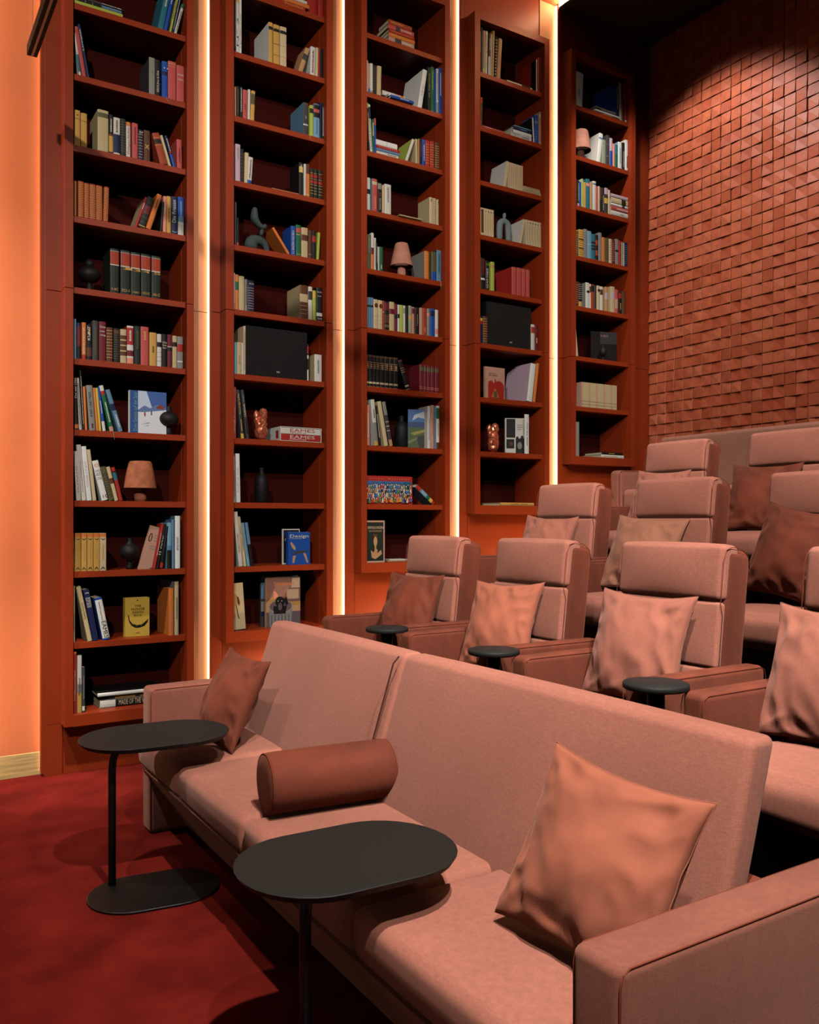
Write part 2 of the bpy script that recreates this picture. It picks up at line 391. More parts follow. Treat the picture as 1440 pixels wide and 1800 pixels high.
def shelf_words(case, n):
    k = n - BOT[case] + 1
    s = 'lowest shelf' if k == 1 else ORD[k] + ' shelf up'
    return s + ', ' + {1:'orange-wall bookcase', 2:'second bookcase', 3:'middle bookcase', 4:'fourth bookcase', 5:'tiled-wall bookcase'}[case]
NTH = 'first second third fourth fifth sixth seventh eighth ninth tenth eleventh twelfth thirteenth fourteenth fifteenth sixteenth seventeenth eighteenth nineteenth twentieth twenty-first twenty-second twenty-third last'.split()
FONTS = []
def lettering(txt, m, parent, loc, rot, length, height):
    cu = bpy.data.curves.new('lettering', 'FONT'); cu.body = txt; cu.size = 1.0; cu.align_x = 'LEFT'; cu.align_y = 'BOTTOM_BASELINE'
    cu.resolution_u = 2; cu.materials.append(m)
    o = bpy.data.objects.new('lettering', cu); link(o, parent); o.location = loc; o.rotation_euler = rot
    FONTS.append((o, length, height)); return o
def quads(name, L, m, parent, mi=None):
    v, f = [], []
    for q in L: f.append(tuple(range(len(v), len(v)+len(q)))); v += q
    return mesh(name, v, f, m, parent, mi)
def book(t, h, d, col, deco='', name='book', cover=None, soft=False):
    """spine at y=0 looking towards -y, x from 0 to t, z from 0 to h"""
    t = max(t, .004); sp = bmat(col); cv = bmat(cover or col)
    mats = [sp, cv]; bands = []; texts = []; dash = []
    def slot(k):
        m = bmat(k)
        if m not in mats: mats.append(m)
        return mats.index(m)
    for tk in [x for x in deco.split(',') if x]:
        a = tk.split(':')
        if a[0] == 'B': bands.append((float(a[1]), float(a[2]), slot(a[3])))
        elif a[0] == 'R':
            n = int(a[3]); z0, z1 = float(a[1]), float(a[2])
            for i in range(n):
                z = z0 + (z1-z0)*(i+.5)/n; bands.append((z-.007, z+.007, slot(a[4])))
        elif a[0] in 'TUH': texts.append(a)
        elif a[0] == 'D': dash.append(a)
    zs = sorted(set([0, 1] + [max(0, min(1, z)) for b in bands for z in b[:2]]))
    q = min(.004, t*.3); th = min(.0022, t*.2)
    ol = [(0, d), (0, q), (t*.15, q*.3), (t*.5, 0), (t*.85, q*.3), (t, q), (t, d), (t-th, d), (t-th, q+.002), (th, q+.002), (th, d)]
    if soft: ol = [(0, d), (0, .001), (t*.5, 0), (t, .001), (t, d), (t-th, d), (t-th, .003), (th, .003), (th, d)]
    ns = 4 if not soft else 2; N = len(ol); vs, fs, mi = [], [], []
    for z in zs: vs += [(x, y, z*h) for x, y in ol]
    for j in range(len(zs)-1):
        zc = (zs[j]+zs[j+1])/2; k = 0
        for b in bands:
            if b[0] < zc < b[1]: k = b[2]
        for i in range(N):
            a = j*N+i; b2 = j*N+(i+1) % N
            fs.append((a, b2, b2+N, a+N)); mi.append(k if 1 <= i <= ns else 1)
    fs.append(tuple(range(N))[::-1]); mi.append(1); fs.append(tuple(range((len(zs)-1)*N, len(zs)*N))); mi.append(1)
    o = mesh(name, vs, fs, mats, mi=mi)
    e = 0 if soft else min(.003, h*.02)
    box('pages', th*1.01, t-th*1.01, q+.0022, d-e-.0005, e+.0004, h-e-.0004, PAGE, o)
    L = []
    for a in dash:
        z0, z1 = float(a[1])*h, float(a[2])*h; z = z0; rnd = random.Random(int(z1*1e4)+int(t*1e4))
        while z < z1-.004:
            l = .003 + rnd.random()*.007; x0 = t*(.34+rnd.random()*.08)
            L.append([(x0, -.0006, z), (t*.64, -.0006, z), (t*.64, -.0006, min(z+l, z1)), (x0, -.0006, min(z+l, z1))]); z += l + .0022
        quads('lettering', L, bmat(a[3]), o)
    for a in texts:
        if a[0] == 'T' or a[0] == 'U':                    # T reads upwards, U reads downwards
            z0, z1 = float(a[1])*h, float(a[2])*h; hh = t*(float(a[5]) if len(a) > 5 else .6)
            up = a[0] == 'T'
            lettering(a[4].replace('_', ' '), bmat(a[3]), o, ((t+hh*.72)/2 if up else (t-hh*.72)/2, -.0007, z0 if up else z1), (math.pi/2, -math.pi/2 if up else math.pi/2, 0), z1-z0, hh)
        else:
            hh = float(a[2])*h; lettering(a[4].replace('_', ' '), bmat(a[3]), o, (t*.1, -.0007, float(a[1])*h), (math.pi/2, 0, 0), t*.8, hh)
    return o
NB = 0
def row(case, n, oxys, entries):
    global NB
    ox, oy, s = oxys; zb = zsh(n) + TS + .0006
    xin0, xin1 = INNER[case]
    for e in entries:
        parts = e.split('|'); f = parts[0].split(); desc = parts[1].strip()
        opt = dict(x.split('=') for x in (parts[2].split() if len(parts) > 2 else []))
        x0, x1, yt, lean, col = float(f[0]), float(f[1]), float(f[2]), float(f[3]), f[4]
        deco = f[5] if len(f) > 5 else ''
        sb = float(opt.get('s', 0.008)) + random.random()*.004; Y = YS + sb
        X0, X1 = X_at(ox + x0/s, Y), X_at(ox + x1/s, Y)
        if 'in' in opt: X0 = max(X0, xin0 + float(opt['in']))
        pxt = ox + ((x0+x1)/2 + lean)/s
        zt = Z_at(pxt, oy + yt/s, Y); hv = zt - zb
        xt = X_at(ox + (x0+lean)/s, Y) - X0
        ang = math.atan2(xt, hv); t = (X1-X0)*math.cos(ang) * .965
        if abs(lean) < 30: ang *= .8
        h = math.hypot(hv, xt) - abs(math.sin(ang))*t*.5
        h = min(h, (zsh(n+1)-zb-.008)/max(.3, math.cos(ang)) - abs(math.sin(ang))*t)
        d = float(opt.get('d', min(.25, max(.09, h*.7)))); d = min(d, .30)
        nm = opt.get('n') or ('antique_book' if 'antique' in desc or 'leather' in desc else 'cloth_volume' if 'volume' in desc or 'cloth' in desc else 'book')
        o = book(t, h, d, col, deco, nm, opt.get('c'), 'soft' in opt or nm in ('paperback', 'magazine'))
        yaw = math.radians(float(opt.get('yaw', 0)))
        if ang >= 0:   # leaning to +x: rests on its lower right... pivot keeps the lowest corner on the shelf
            px_, pz_ = X0 + 0, zb + math.sin(ang)*t
            o.matrix_world = Matrix.Translation((px_, Y, pz_)) @ Matrix.Rotation(yaw, 4, 'Z') @ Matrix.Rotation(ang, 4, 'Y')
        else:
            o.matrix_world = Matrix.Translation((X0 + t*(1-math.cos(ang)), Y, zb)) @ Matrix.Rotation(yaw, 4, 'Z') @ Matrix.Rotation(ang, 4, 'Y')
        tag(o, desc + ', ' + shelf_words(case, n), 'magazine' if nm == 'magazine' else 'book', opt.get('g', '').replace('_', ' ') or 'books on the ' + shelf_words(case, n)); NB += 1
def stack(case, n, oxys, items, where, z_extra=0.0):
    """lying books, lowest first: x0 x1 thickness(px of the photo) colour deco | desc"""
    global NB
    ox, oy, s = oxys; z = zsh(n) + TS + .0006 + z_extra
    for e in items:
        parts = e.split('|'); f = parts[0].split(); desc = parts[1].strip()
        opt = dict(x.split('=') for x in (parts[2].split() if len(parts) > 2 else []))
        sb = float(opt.get('s', .006)); Y = YS + sb
        X0, X1 = X_at(ox+float(f[0])/s, Y), X_at(ox+float(f[1])/s, Y)
        D = Y/dirs(ox+float(f[0])/s)[1]; t = float(f[2])/s*D/F
        L = X1-X0; dd = float(opt.get('d', min(.24, L*.75)))
        o = book(t, L, dd, f[3], f[4] if len(f) > 4 else '', opt.get('n', 'book'), opt.get('c'), 'soft' in opt)
        # lay it down: the book's z runs along +x, its x runs down
        yaw = math.radians(float(opt.get('yaw', 0)))
        M = Matrix(((0,0,1,0),(0,1,0,0),(-1,0,0,t),(0,0,0,1)))
        o.matrix_world = Matrix.Translation((X0, Y, z)) @ Matrix.Rotation(yaw, 4, 'Z') @ M
        tag(o, desc + ', ' + shelf_words(case, n), 'magazine' if opt.get('n') == 'magazine' else 'book', where + ' on the ' + shelf_words(case, n)); z += t + .0006; NB += 1
def cover_book(case, n, oxys, x0, x1, yt, t, col, desc, sb=.01, yaw=0.0, spine=None, lean=0.0, name='picture_book', zoff=0.0, yb=None, edge=None):
    """a book shown by its front cover: cover plane looks to -y, x 0..w, z 0..h; returns (object, w, h)"""
    global NB
    ox, oy, s = oxys; Y = YS + sb; zb = zsh(n)+TS+.0006
    X0, X1 = X_at(ox+x0/s, Y), X_at(ox+x1/s, Y); c = math.cos(math.radians(yaw)); w_ = (X1-X0)/max(.3, c)
    if yaw: 
        # find the width whose far corner projects to x1
        lo, hi = .02, .6
        for _ in range(40):
            m_ = (lo+hi)/2; xx, yy = X0 + m_*c, Y + m_*math.sin(math.radians(yaw))
            px = CX + F*(xx*SA - yy*CA)/(xx*CA + yy*SA)
            if px < ox+x1/s: lo = m_
            else: hi = m_
        w_ = lo
    h = min(Z_at(ox+x0/s, oy+yt/s, Y) - zb, P39-TS-.008)
    o = mesh(name, boxv(0, w_, 0, .0022, 0, h), BF, bmat(col))  # front cover
    box('pages', .004, w_-.002, .0024, t-.0024, .002, h-.002, PAGE, o)
    box('back_cover', 0, w_, t-.0022, t, 0, h, bmat(edge or col), o)
    box('spine', -.0022, -.0002, 0, t, 0, h, bmat(spine or col), o)
    o.matrix_world = Matrix.Translation((X0, Y, zb)) @ Matrix.Rotation(math.radians(yaw), 4, 'Z') @ Matrix.Rotation(math.radians(-lean), 4, 'X')
    tag(o, desc + ', ' + shelf_words(case, n), 'book', 'books on the ' + shelf_words(case, n)); NB += 1
    return o, w_, h
def art(o, w_, h, items, name='cover_print'):
    """flat print on a cover: (colour or rgb, [(u,v) polygon in 0..1])"""
    mats, vs, fs, mi = [], [], [], []
    for k, (c, poly) in enumerate(items):
        m = bmat(c) if isinstance(c, str) else mat('print_%d_%d_%d' % c, c, .5)
        if m not in mats: mats.append(m)
        f0 = len(vs); vs += [(u*w_, -.0003-.00006*k, v*h) for u, v in poly]
        fs.append(tuple(range(f0, f0+len(poly)))); mi.append(mats.index(m))
    return mesh(name, vs, fs, mats, o, mi)
def rc(x0, x1, y0, y1): return [(x0,y0),(x1,y0),(x1,y1),(x0,y1)]
def el(cx, cy, rx, ry, n=14, a0=0, a1=360): return [(cx+rx*math.cos(math.radians(a0+(a1-a0)*i/n)), cy+ry*math.sin(math.radians(a0+(a1-a0)*i/n))) for i in range(n+(a1-a0 < 360))]
def ctext(o, w_, h, txt, c, u, v, lw, hh, rot=0):
    m = bmat(c); r = (math.pi/2, 0, 0) if not rot else (math.pi/2, -math.pi/2, 0)
    return lettering(txt, m, o, (u*w_, -.0022, v*h), r, lw*(w_ if not rot else h), hh*(h if not rot else w_))
A = (100, 0, 5.454); B = (100, 300, 5.454); Cz = (100, 600, 5.454); D4 = (100, 900, 4.738)
# ---- case 1
stack(1, 7, A, ['120 632 36 l|thick yellow-green volume under two dark magazines', '118 630 26 k B:.6:.98:S,R:.1:.5:3:G|black magazine with grey-blue spine end', '110 642 24 k B:.0:.6:D,D:.6:.95:w|black and white magazine on top'], 'lying volumes')
row(1, 7, A, ['968 1022 -150 92 t D:.5:.8:w|big teal hardback leaning out of the row|d=.22', '1024 1060 -130 92 b D:.6:.85:w|royal blue book leaning', '1062 1076 -110 90 k D:.2:.7:T|very thin black booklet leaning', '1078 1100 -100 88 l T:.3:.7:k:Gruen|pale green book leaning', '1102 1122 -80 86 n D:.1:.8:w|navy book with white letters leaning', '1124 1150 40 80 w B:.86:1:g,D:.1:.75:d|white book with green spine top'])
row(1, 6, A, ['212 236 315 -50 w B:.1:.5:t|thin white and teal book at the near end|in=.0', '245 286 252 -82 p D:.86:.92:r|coral red book tilted to the frame', '290 318 230 -92 n T:.5:.9:w:KAMMERER|slim navy book tilted furthest|s=.004',
 '885 943 552 0 G D:.6:.62:D|thick grey hardback showing its dark side|c=D d=.2', '946 994 572 -4 k T:.1:.7:w:VERDIS_Jhwu_da_Gbde|black paperback with white lettering', '1010 1066 588 0 b B:.62:.72:n,H:.8:.03:w:II|bright blue hardback', '1068 1146 590 0 p B:.93:.95:e,B:.87:.88:e|broad red cloth volume', '1150 1224 630 0 p H:.72:.05:w:WAGNER,H:.6:.04:w:Die_Meister|red cloth volume with white title, end of the row'])
row(1, 5, A, ['166 226 1055 0 e R:.72:.8:1:B,D:.84:.9:B|yellow-cream volume touching the frame', '230 292 1085 0 e R:.72:.8:1:B|second yellow-cream volume', '392 498 1055 0 C B:.82:.93:O|very thick beige tome with brown title label|c=C d=.2', '500 541 1098 0 k B:.04:.45:e,B:.47:.49:r,D:.55:.9:w|black thriller with golden lower half', '545 608 1128 0 w B:.05:.55:n,D:.6:.95:D|white paperback with blue landscape foot', '612 664 1138 0 d R:.1:.95:12:O|dark green ribbed antique volume', '666 708 1170 0 w B:.88:1:o,T:.06:.85:r:Weltgeschichte:.8|white book with red brush lettering',
 '722 779 1180 0 p D:.4:.9:m|rose-pink cloth book', '782 829 1245 0 n R:.05:.9:9:e,H:.9:.05:w:o|navy volume with gold bars', '836 896 1250 0 B H:.4:.14:e:x|dark brown leather volume with gold ornament', '992 1062 1272 -82 R B:.66:.8:k,R:.6:.63:1:e,R:.83:.86:1:e|rust red volume leaning at the gap|d=.14', '1074 1101 1295 -86 c|slim cream book leaning', '1114 1146 1298 -87 n D:.5:.9:w,B:.44:.48:r,B:.0:.4:b|blue book leaning with red ring', '1155 1205 1337 -8 p D:.2:.7:m|short red book standing alone at the end'])
for k, (a, b, y, l) in enumerate([(162,192,95,0),(205,258,100,0),(262,312,118,0),(315,374,128,0),(377,439,142,0),(444,492,155,14)]):
    row(1, 4, B, ['%d %d %d %d R R:.03:.97:20:e|%s gold-tooled orange leather volume of the six|g=leather_volumes_of_one_set' % (a, b, y, l, ['first', 'second', 'third', 'fourth', 'fifth', 'sixth'][k])])
row(1, 4, B, ['745 773 256 104 r D:.6:.8:w|red spined book leaning, cream side shown|c=C d=.16', '782 848 255 92 d B:.04:.07:e,B:.45:.72:m,R:.1:.9:5:O|dark green volume with red medallion leaning', '855 905 230 112 o D:.6:.85:B|orange book leaning on the upright ones', '988 1015 300 26 k D:.1:.5:B|thin black book behind the leaning ones', '1018 1052 245 6 P D:.5:.8:w|salmon red book', '1055 1096 245 0 e D:.3:.7:B|ochre yellow book', '1100 1159 250 0 n T:.3:.9:w:Die_Friesen:.62,H:.05:.04:w:Piper|navy book titled in large white letters', '1163 1219 252 0 b B:0:.35:w,B:.35:.5:S,D:.4:.9:L|blue sky book fading to white'])
for k, (a, b, y) in enumerate([(513,599,748),(613,706,765),(712,803,785),(810,901,802),(910,998,820)]):
    row(1, 3, B, ['%d %d %d 0 d B:.66:.94:R,B:.64:.66:w,B:.94:.96:G,R:.7:.92:5:r,H:.58:.05:e:%d,H:.1:.055:e:%s|%s black encyclopedia volume with red title block|g=black_encyclopedia_with_red_blocks n=encyclopedia s=.05 d=.18' % (a, b, y, k+1, ['A-BC','ED-I','J-NEU','NEU-SC','SEI-Z'][k], ['first', 'second', 'third', 'fourth', 'fifth'][k])])
row(1, 2, B, ['160 188 1420 0 L|pale blue book half behind the frame', '192 236 1457 0 m B:.9:1:n,B:0:.35:k,D:.4:.8:r|maroon and blue novel', '240 282 1455 0 o T:.15:.85:w:BERND_MEISTER:.45,B:0:.12:r|orange novel with white lettering', '286 338 1478 0 k T:.55:.95:w:KUNT:.55,B:.1:.35:B,D:.7:.9:e|black novel with brown portrait', '342 398 1438 0 D D:.15:.85:O,B:.0:.02:B|charcoal and brown tall hardback', '405 473 1447 0 m H:.84:.05:w:Die,H:.74:.05:w:juenger,H:.64:.05:w:ring|wide maroon hardback', '476 538 1502 0 B R:.08:.95:10:e|brown antique with gold bars', '546 606 1512 0 k R:.08:.9:12:O,B:.84:.95:B|black antique with tan bars', '610 670 1520 0 C R:.1:.9:1:B,B:.7:.82:B,B:.54:.66:B,B:.38:.5:B,B:.22:.34:B|ivory book with four brown labels',
 '673 737 1488 0 w B:.5:.95:r,B:.0:.15:P,B:.2:.35:m,D:.6:.9:w|red and white novel|c=r', '744 803 1490 0 d D:.4:.9:O|black green volume', '806 883 1497 0 p D:.65:.9:e|wide coral cloth book', '890 958 1552 0 e D:.4:.6:B|mustard speckled cloth book', '962 1005 1566 0 w B:.6:.75:k,R:.1:.5:3:G|white book with black label', '1008 1058 1568 0 k H:.72:.06:w:Die,H:.64:.05:w:Stadt,H:.56:.05:w:der|black novel with white title', '1061 1108 1572 0 m B:.5:.62:k,B:.62:.64:w|dark red book with black label', '1110 1153 1583 0 C B:.66:.8:k|cream book with black top label', '1155 1212 1590 0 G B:.52:.76:r,B:.2:.24:w|grey book with orange label at the end'])
row(1, 1, Cz, ['170 212 345 -16 k T:.6:.98:w:Das_war_1980:.5,B:.02:.1:o|black annual with white title|in=.0', '214 244 350 -30 w D:.1:.9:B|white paperback pressed between black spines', '248 268 278 -32 k D:.1:.9:w|tallest thin black annual', '270 296 432 -26 o|thin orange guide', '314 375 420 -32 G T:.3:.85:k:KANT_UND_MEER:.4,D:.05:.15:k|broad grey paperback', '380 404 445 -34 o D:.1:.9:y|orange guide beside the grey paperback', '406 430 447 -36 y|yellow guide', '440 472 440 -58 b B:.0:.22:w,D:.4:.7:w|blue and white guide', '508 550 422 -105 g B:.88:1:w,B:.8:.88:r,D:.2:.65:w,B:.0:.1:q|green guide with white top and hanging ribbon', '592 637 462 -130 S B:.5:.66:n,D:.1:.4:w|blue-grey guide leaning furthest'])
o, w_, h = cover_book(1, 1, Cz, 700, 1050, 466, .03, 'W', 'ski tour picture book standing by its cover', .012)
art(o, w_, h, [((38,78,136), rc(0,.22,0,1)), ((190,204,224), rc(.22,1,.6,1)), ((60,96,160), [(.6,.62),(1,.58),(1,1),(.45,1)]), ((96,120,166), [(.22,.55),(.4,.66),(.55,.6),(.75,.7),(1,.62),(1,.5),(.22,.5)]), ((222,222,228), [(.22,0),(1,0),(1,.58),(.7,.54),(.22,.48)]), ((150,170,205), [(.3,.2),(.55,.24),(.5,.27)]),
  ((130,60,40), [(.72,.62),(.8,.7),(.94,.66),(.94,.6),(.74,.59)]), ((40,34,44), rc(.39,.42,.4,.5)), ((170,60,50), rc(.38,.43,.43,.47)), ((40,34,44), rc(.57,.6,.44,.53)), ((90,110,150), [(.35,.16),(.52,.2),(.5,.18)])])
ctext(o, w_, h, 'Dem Genuss auf der Spur', 'L', .19, .04, .92, .14, 1)
row(1, 0, Cz, ['190 234 1052 -30 w T:.15:.7:G:SILFRAME:.4|first white art paperback by the frame|in=.0 n=paperback', '240 282 990 -52 w T:.15:.7:G:Futsal_auf_Mallorca:.4|taller off-white art paperback|n=paperback', '288 336 1006 -56 W T:.25:.72:v:HOUSE_OF_JOY:.55|white paperback with pink title|n=paperback', '346 380 1037 -60 c|plain cream paperback|n=paperback', '432 494 1142 -98 W H:.84:.08:o:O,H:.72:.04:k:DEZ,H:.62:.08:k:AUS,H:.52:.06:k:STAR,H:.06:.08:k:10|white book with orange sun emblem and black title', '500 553 1200 -88 O B:.82:1:O,R:.05:.85:6:k,R:.1:.8:5:k|olive book with black bars', '556 593 1202 -84 c B:.5:.66:B|cream book with brown square', '600 637 1206 -82 r B:.62:.84:t,B:.84:.88:k|red and teal book'])
for k, (a, b) in enumerate([(120,149),(152,200),(204,250),(254,303),(307,356),(359,412)]):
    row(1, -1, D4, ['%d %d 176 0 %s B:.9:.99:o,H:.82:.04:k:v,H:.04:.07:k:A,D:.3:.7:%s|%s orange-cream paperback of the six alike|g=orange_paperback_set n=paperback in=.001 d=.12' % (a, b, 'e' if k < 5 else 'c', 'e', ['first', 'second', 'third', 'fourth', 'fifth', 'palest'][k])])
o, w_, h = cover_book(1, -1, D4, 678, 802, 96, .02, 'q', 'beige book leaning with its back cover shown', .05)
Mw = o.matrix_world.copy(); o.matrix_world = Mw @ Matrix.Rotation(math.radians(16), 4, 'Y')
art(o, w_, h, [('B', el(.2, .74, .13, .1)), ('q', el(.2, .74, .05, .07)), ('G', rc(.45,.8,.8,.82)), ('G', rc(.45,.8,.74,.76)), ('G', rc(.45,.8,.68,.7)), ('G', rc(.3,.8,.55,.57)), ('G', rc(.3,.75,.5,.52)), ('D', rc(.75,.9,.05,.1))])
row(1, -1, D4, ['806 822 97 72 r D:.3:.8:w|thin red spine against the leaning beige book|d=.1', '828 852 102 64 k T:.45:.75:w:Parker:.5,R:.3:.4:2:w|black book with white rings leaning', '858 884 118 50 k D:.5:.8:D,B:.02:.14:r|black book with red foot leaning', '918 956 88 6 L B:.0:.4:k,B:.4:.5:S|sky blue picture book', '960 983 62 -2 S|steel blue book', '986 1030 32 0 W T:.35:.6:k:BEYOND_THE_WEST:.4|tallest white book at the row end|c=S'])
row(1, -2, D4, ['136 152 616 0 c T:.2:.5:k:DESSERTE:.6|cream book half hidden by the frame|in=.0', '258 297 622 -98 C T:.4:.7:B:Calvin_Ferris:.5|beige book tilted to the near side', '302 352 645 -84 n H:.92:.02:w:a,H:.8:.045:w:FOR,H:.75:.045:w:THE,H:.7:.045:w:AND,H:.65:.045:w:GREAT|black book with stacked white title', '384 446 714 -72 W U:.06:.45:k:EAMES:.62,U:.46:.9:k:beautiful_paperback:.3,B:.95:1:b,B:.0:.04:b|white spine with blue corners and black title|c=b d=.17'])
o, w_, h = cover_book(1, -2, D4, 570, 771, 718, .045, 'y', 'yellow package design book with banana on its cover', .085)
art(o, w_, h, [('k', [(.1,.56),(.14,.56),(.18,.42),(.3,.33),(.5,.29),(.7,.31),(.88,.4),(.95,.44),(.93,.36),(.8,.26),(.6,.22),(.42,.22),(.25,.28),(.14,.4)]), ('O', [(.24,.34),(.3,.29),(.34,.3),(.28,.35)]), ('O', [(.42,.28),(.48,.25),(.5,.28),(.44,.3)]), ('O', [(.6,.29),(.66,.26),(.7,.29),(.64,.31)]), ('k', el(.5, .93, .025, .02)), ('O', rc(.42,.6,.08,.095))], 'banana_print')
for k, (tx, lw, u) in enumerate([('THE', .26, .38), ('PACKAGE', .54, .24), ('DESIGN', .46, .28), ('BOOK', .34, .34)]): ctext(o, w_, h, tx, 'k', u, .76-.08*k, lw, .055)
row(1, -2, D4, ['934 976 634 0 o T:.1:.5:P:THE_MONOCLE_BOOK:.3|tall orange book, its orange cover shown|d=.24 s=.02', '982 1017 580 0 C D:.3:.7:O|beige book at the row end with grey cover|c=G d=.28 s=.02'])
row(1, -3, D4, ['130 166 1164 0 r T:.2:.7:c:The_Intelligent_Lifestyle_Magazine:.4,B:.97:1:o|orange-red book against the frame|in=.0', '172 209 1196 0 w B:0:.35:e,B:.35:.5:G,T:.3:.6:k:Wunderland:.5|white book with golden photo foot', '212 236 1292 0 D B:.04:.14:w,D:.3:.8:G|slim grey-black book'])
stack(1, -3, D4, ['360 860 62 w B:.25:.96:k,T:.3:.9:c:MADE_OF_THE_WORLD:.7|white-black lowest volume with lettering, lying|s=.06 d=.22', '440 860 36 D B:.1:.5:e,B:.6:.9:o|photo spined volume lying in the middle|s=.075 d=.2', '340 890 30 W|black covered flat volume lying on top|s=.05 d=.26 c=k'], 'lying volumes')
# ---- case 2
A = (390, 0, 6.2087); B = (390, 280, 6.2087); Cz = (390, 550, 6.2087); D4 = (390, 830, 6.2087)
stack(2, 8, A, ['560 912 44 r T:.35:.9:e:Deutschland:.6|dark red volume with gold title lying lowest', '520 955 42 o|orange volume lying second', '600 930 36 w|white volume lying on top'], 'lying volumes')
row(2, 8, A, ['930 1040 -30 10 r|thick red book behind the lying ones|s=.03', '1056 1112 -60 0 r|tall red book at the far side'])
row(2, 7, A, ['140 158 -60 0 n D:.1:.9:G|thin navy book by the frame|in=.0', '160 192 -55 0 w T:.1:.6:k:N°_2:.6,B:.88:.96:y|white yearbook with large black number', '193 219 -50 0 W T:.1:.7:k:BY_BROM_UNIVERSITY_ART_PAPERS:.4|white yearbook with small lettering', '514 560 244 0 e B:.82:.9:k,R:.1:.6:3:T|cream gold spined volume, white side shown|c=W d=.24', '566 634 270 0 e B:.82:.9:k,R:.1:.65:2:B|middle ochre volume with black label', '638 710 294 0 c B:.82:.9:k,R:.1:.65:2:T|palest cream volume with black label',
 '838 888 530 82 T B:.5:.75:D|tan booklet leaning with dark label|c=T', '965 1018 512 10 w D:.1:.9:m|white book beside the leaning tan one', '1022 1053 520 8 c|cream slim book', '1055 1071 520 6 r|red slim book', '1074 1108 528 4 k|black book in the corner'])
row(2, 6, A, ['140 159 945 0 T|tan book by the frame|in=.0', '160 194 940 0 k D:.1:.9:O|black book with gold specks', '198 229 946 0 k D:.2:.95:w|black book with white letters', '232 281 980 0 p D:.3:.5:m|coral red book', '284 310 976 6 w|white slim book', '312 356 992 16 e B:.55:.9:O|ochre book with olive label', '893 946 1120 0 D B:.3:.34:w,D:.5:.6:G|dark grey spined book, blue-grey cover shown|c=S d=.2', '962 1004 1150 0 l B:.75:.9:k|lime green book', '1006 1072 1136 0 L B:.6:.98:k,B:.75:.85:p,T:.1:.55:k:Stumm_Lost:.35|light blue book with black top', '1074 1090 1112 0 n|thin navy book', '1094 1120 1132 0 k D:.1:.9:w|black and white book at the end'])
row(2, 5, A, ['150 206 1573 0 v D:.6:.9:G|lilac book by the frame|in=.0', '209 244 1626 0 k R:.1:.9:8:O|black book with small blossoms', '247 290 1666 10 c|cream book leaning slightly', '276 326 1716 24 w B:0:.14:b,D:.2:.9:D|white book with blue foot'])
row(2, 5, B, ['846 892 36 0 k B:.7:1:y,B:.88:1:k,D:.7:.95:w|black book with yellow patch', '900 923 50 0 w|white slim book', '926 963 52 0 o B:.7:1:B,B:.04:.1:e|orange book with brown top', '968 1007 100 0 d R:.1:.9:8:e,B:.5:.6:r,B:.7:.8:r|first green antique volume', '1010 1048 110 0 d R:.1:.9:8:e,B:.5:.6:r,B:.7:.8:r|middle green antique volume', '1058 1103 118 0 d R:.1:.9:8:e,B:.5:.6:r,B:.7:.8:m|last green antique volume, in the corner'])
stack(2, 5, B, ['545 842 10 T|thin tan magazine lying flat|n=magazine'], 'flat magazine')
row(2, 4, B, ['146 164 465 0 D D:.1:.7:n|tall slim dark book by the frame|in=.0', '168 186 636 0 k B:0:.12:p|small black book with pink foot', '716 752 744 -178 o|orange book tilted far over|c=o d=.14', '758 808 728 0 b T:.05:.85:w:A_L_EINSTEIN_WELTBILD:.5|bright blue book|c=b', '814 868 716 0 g B:.76:.9:p,B:.68:.7:e,R:.04:.1:1:e|dark green volume with red label', '872 943 746 0 C B:.56:.76:B|beige book with brown label', '948 986 776 0 B R:.1:.2:1:e|plain brown volume', '990 1032 780 0 k B:.6:.82:r,R:.1:.9:4:D|black book with red square', '1036 1064 800 20 l|yellow-green slim book leaning'])
row(2, 3, B, ['132 148 1240 0 w D:.0:.2:m|white slim book by the frame|in=.0', '150 187 1258 0 o B:.56:.8:g|orange book with green label', '189 249 1275 0 C|thick plain off-white book', '252 282 1308 0 G D:.2:.9:B|grey patterned slim book', '286 355 1322 0 n R:.06:.8:9:T,H:.87:.05:w:o|navy antique with tan bars', '855 944 1375 0 B B:.5:.74:C,R:.1:.45:3:T|thick brown spined tome, cream side shown|c=C d=.2', '948 991 1390 0 w B:.6:.86:D|white book with dark label', '994 1031 1432 0 l B:.75:.95:y|yellow-green book', '1036 1100 1398 0 k H:.84:.04:w:Berlin,H:.72:.03:w:AK,B:.14:.24:w,H:.04:.05:w:05|black and navy book in the corner'])
row(2, 2, Cz, ['196 234 152 4 m R:.1:.9:3:w|dark red volume standing behind|s=.09 d=.12', '138 166 320 0 L|pale aqua book by the frame|in=.0', '168 216 320 0 C T:.3:.6:B:the_mindset:.3|ivory book with tiny title', '217 236 326 0 w|white sliver of a book', '238 263 143 0 c T:.1:.9:B:KIND_ON_WINDOW_MOVEMENT:.4|tallest cream book beside the black speaker', '934 950 342 0 k B:.75:.95:r,B:.6:.7:w,B:.0:.3:w|black thin book with red and white blocks', '1014 1095 455 0 w D:.3:.8:G|thick white paperback, page side shown|c=C d=.15'])
row(2, 1, Cz, ['118 158 808 0 p T:.1:.6:w:FEHLER_STYLE:.5|coral red tall book by the frame|in=.0', '212 247 838 -54 D T:.5:.92:y:fotografie:.6,B:.0:.1:y,D:.15:.4:e|charcoal book with yellow title leaning', '270 304 838 -62 D T:.45:.7:w:Hubbuch:.6,D:.1:.4:G,D:.75:.9:G|charcoal book with grey title leaning'])
row(2, 0, Cz, ['128 153 1560 -14 w D:.1:.7:k|white book by the frame|in=.0', '162 205 1535 -14 W T:.2:.7:G:GASEOUS_TAXI:.4|white tall paperback|n=paperback'])
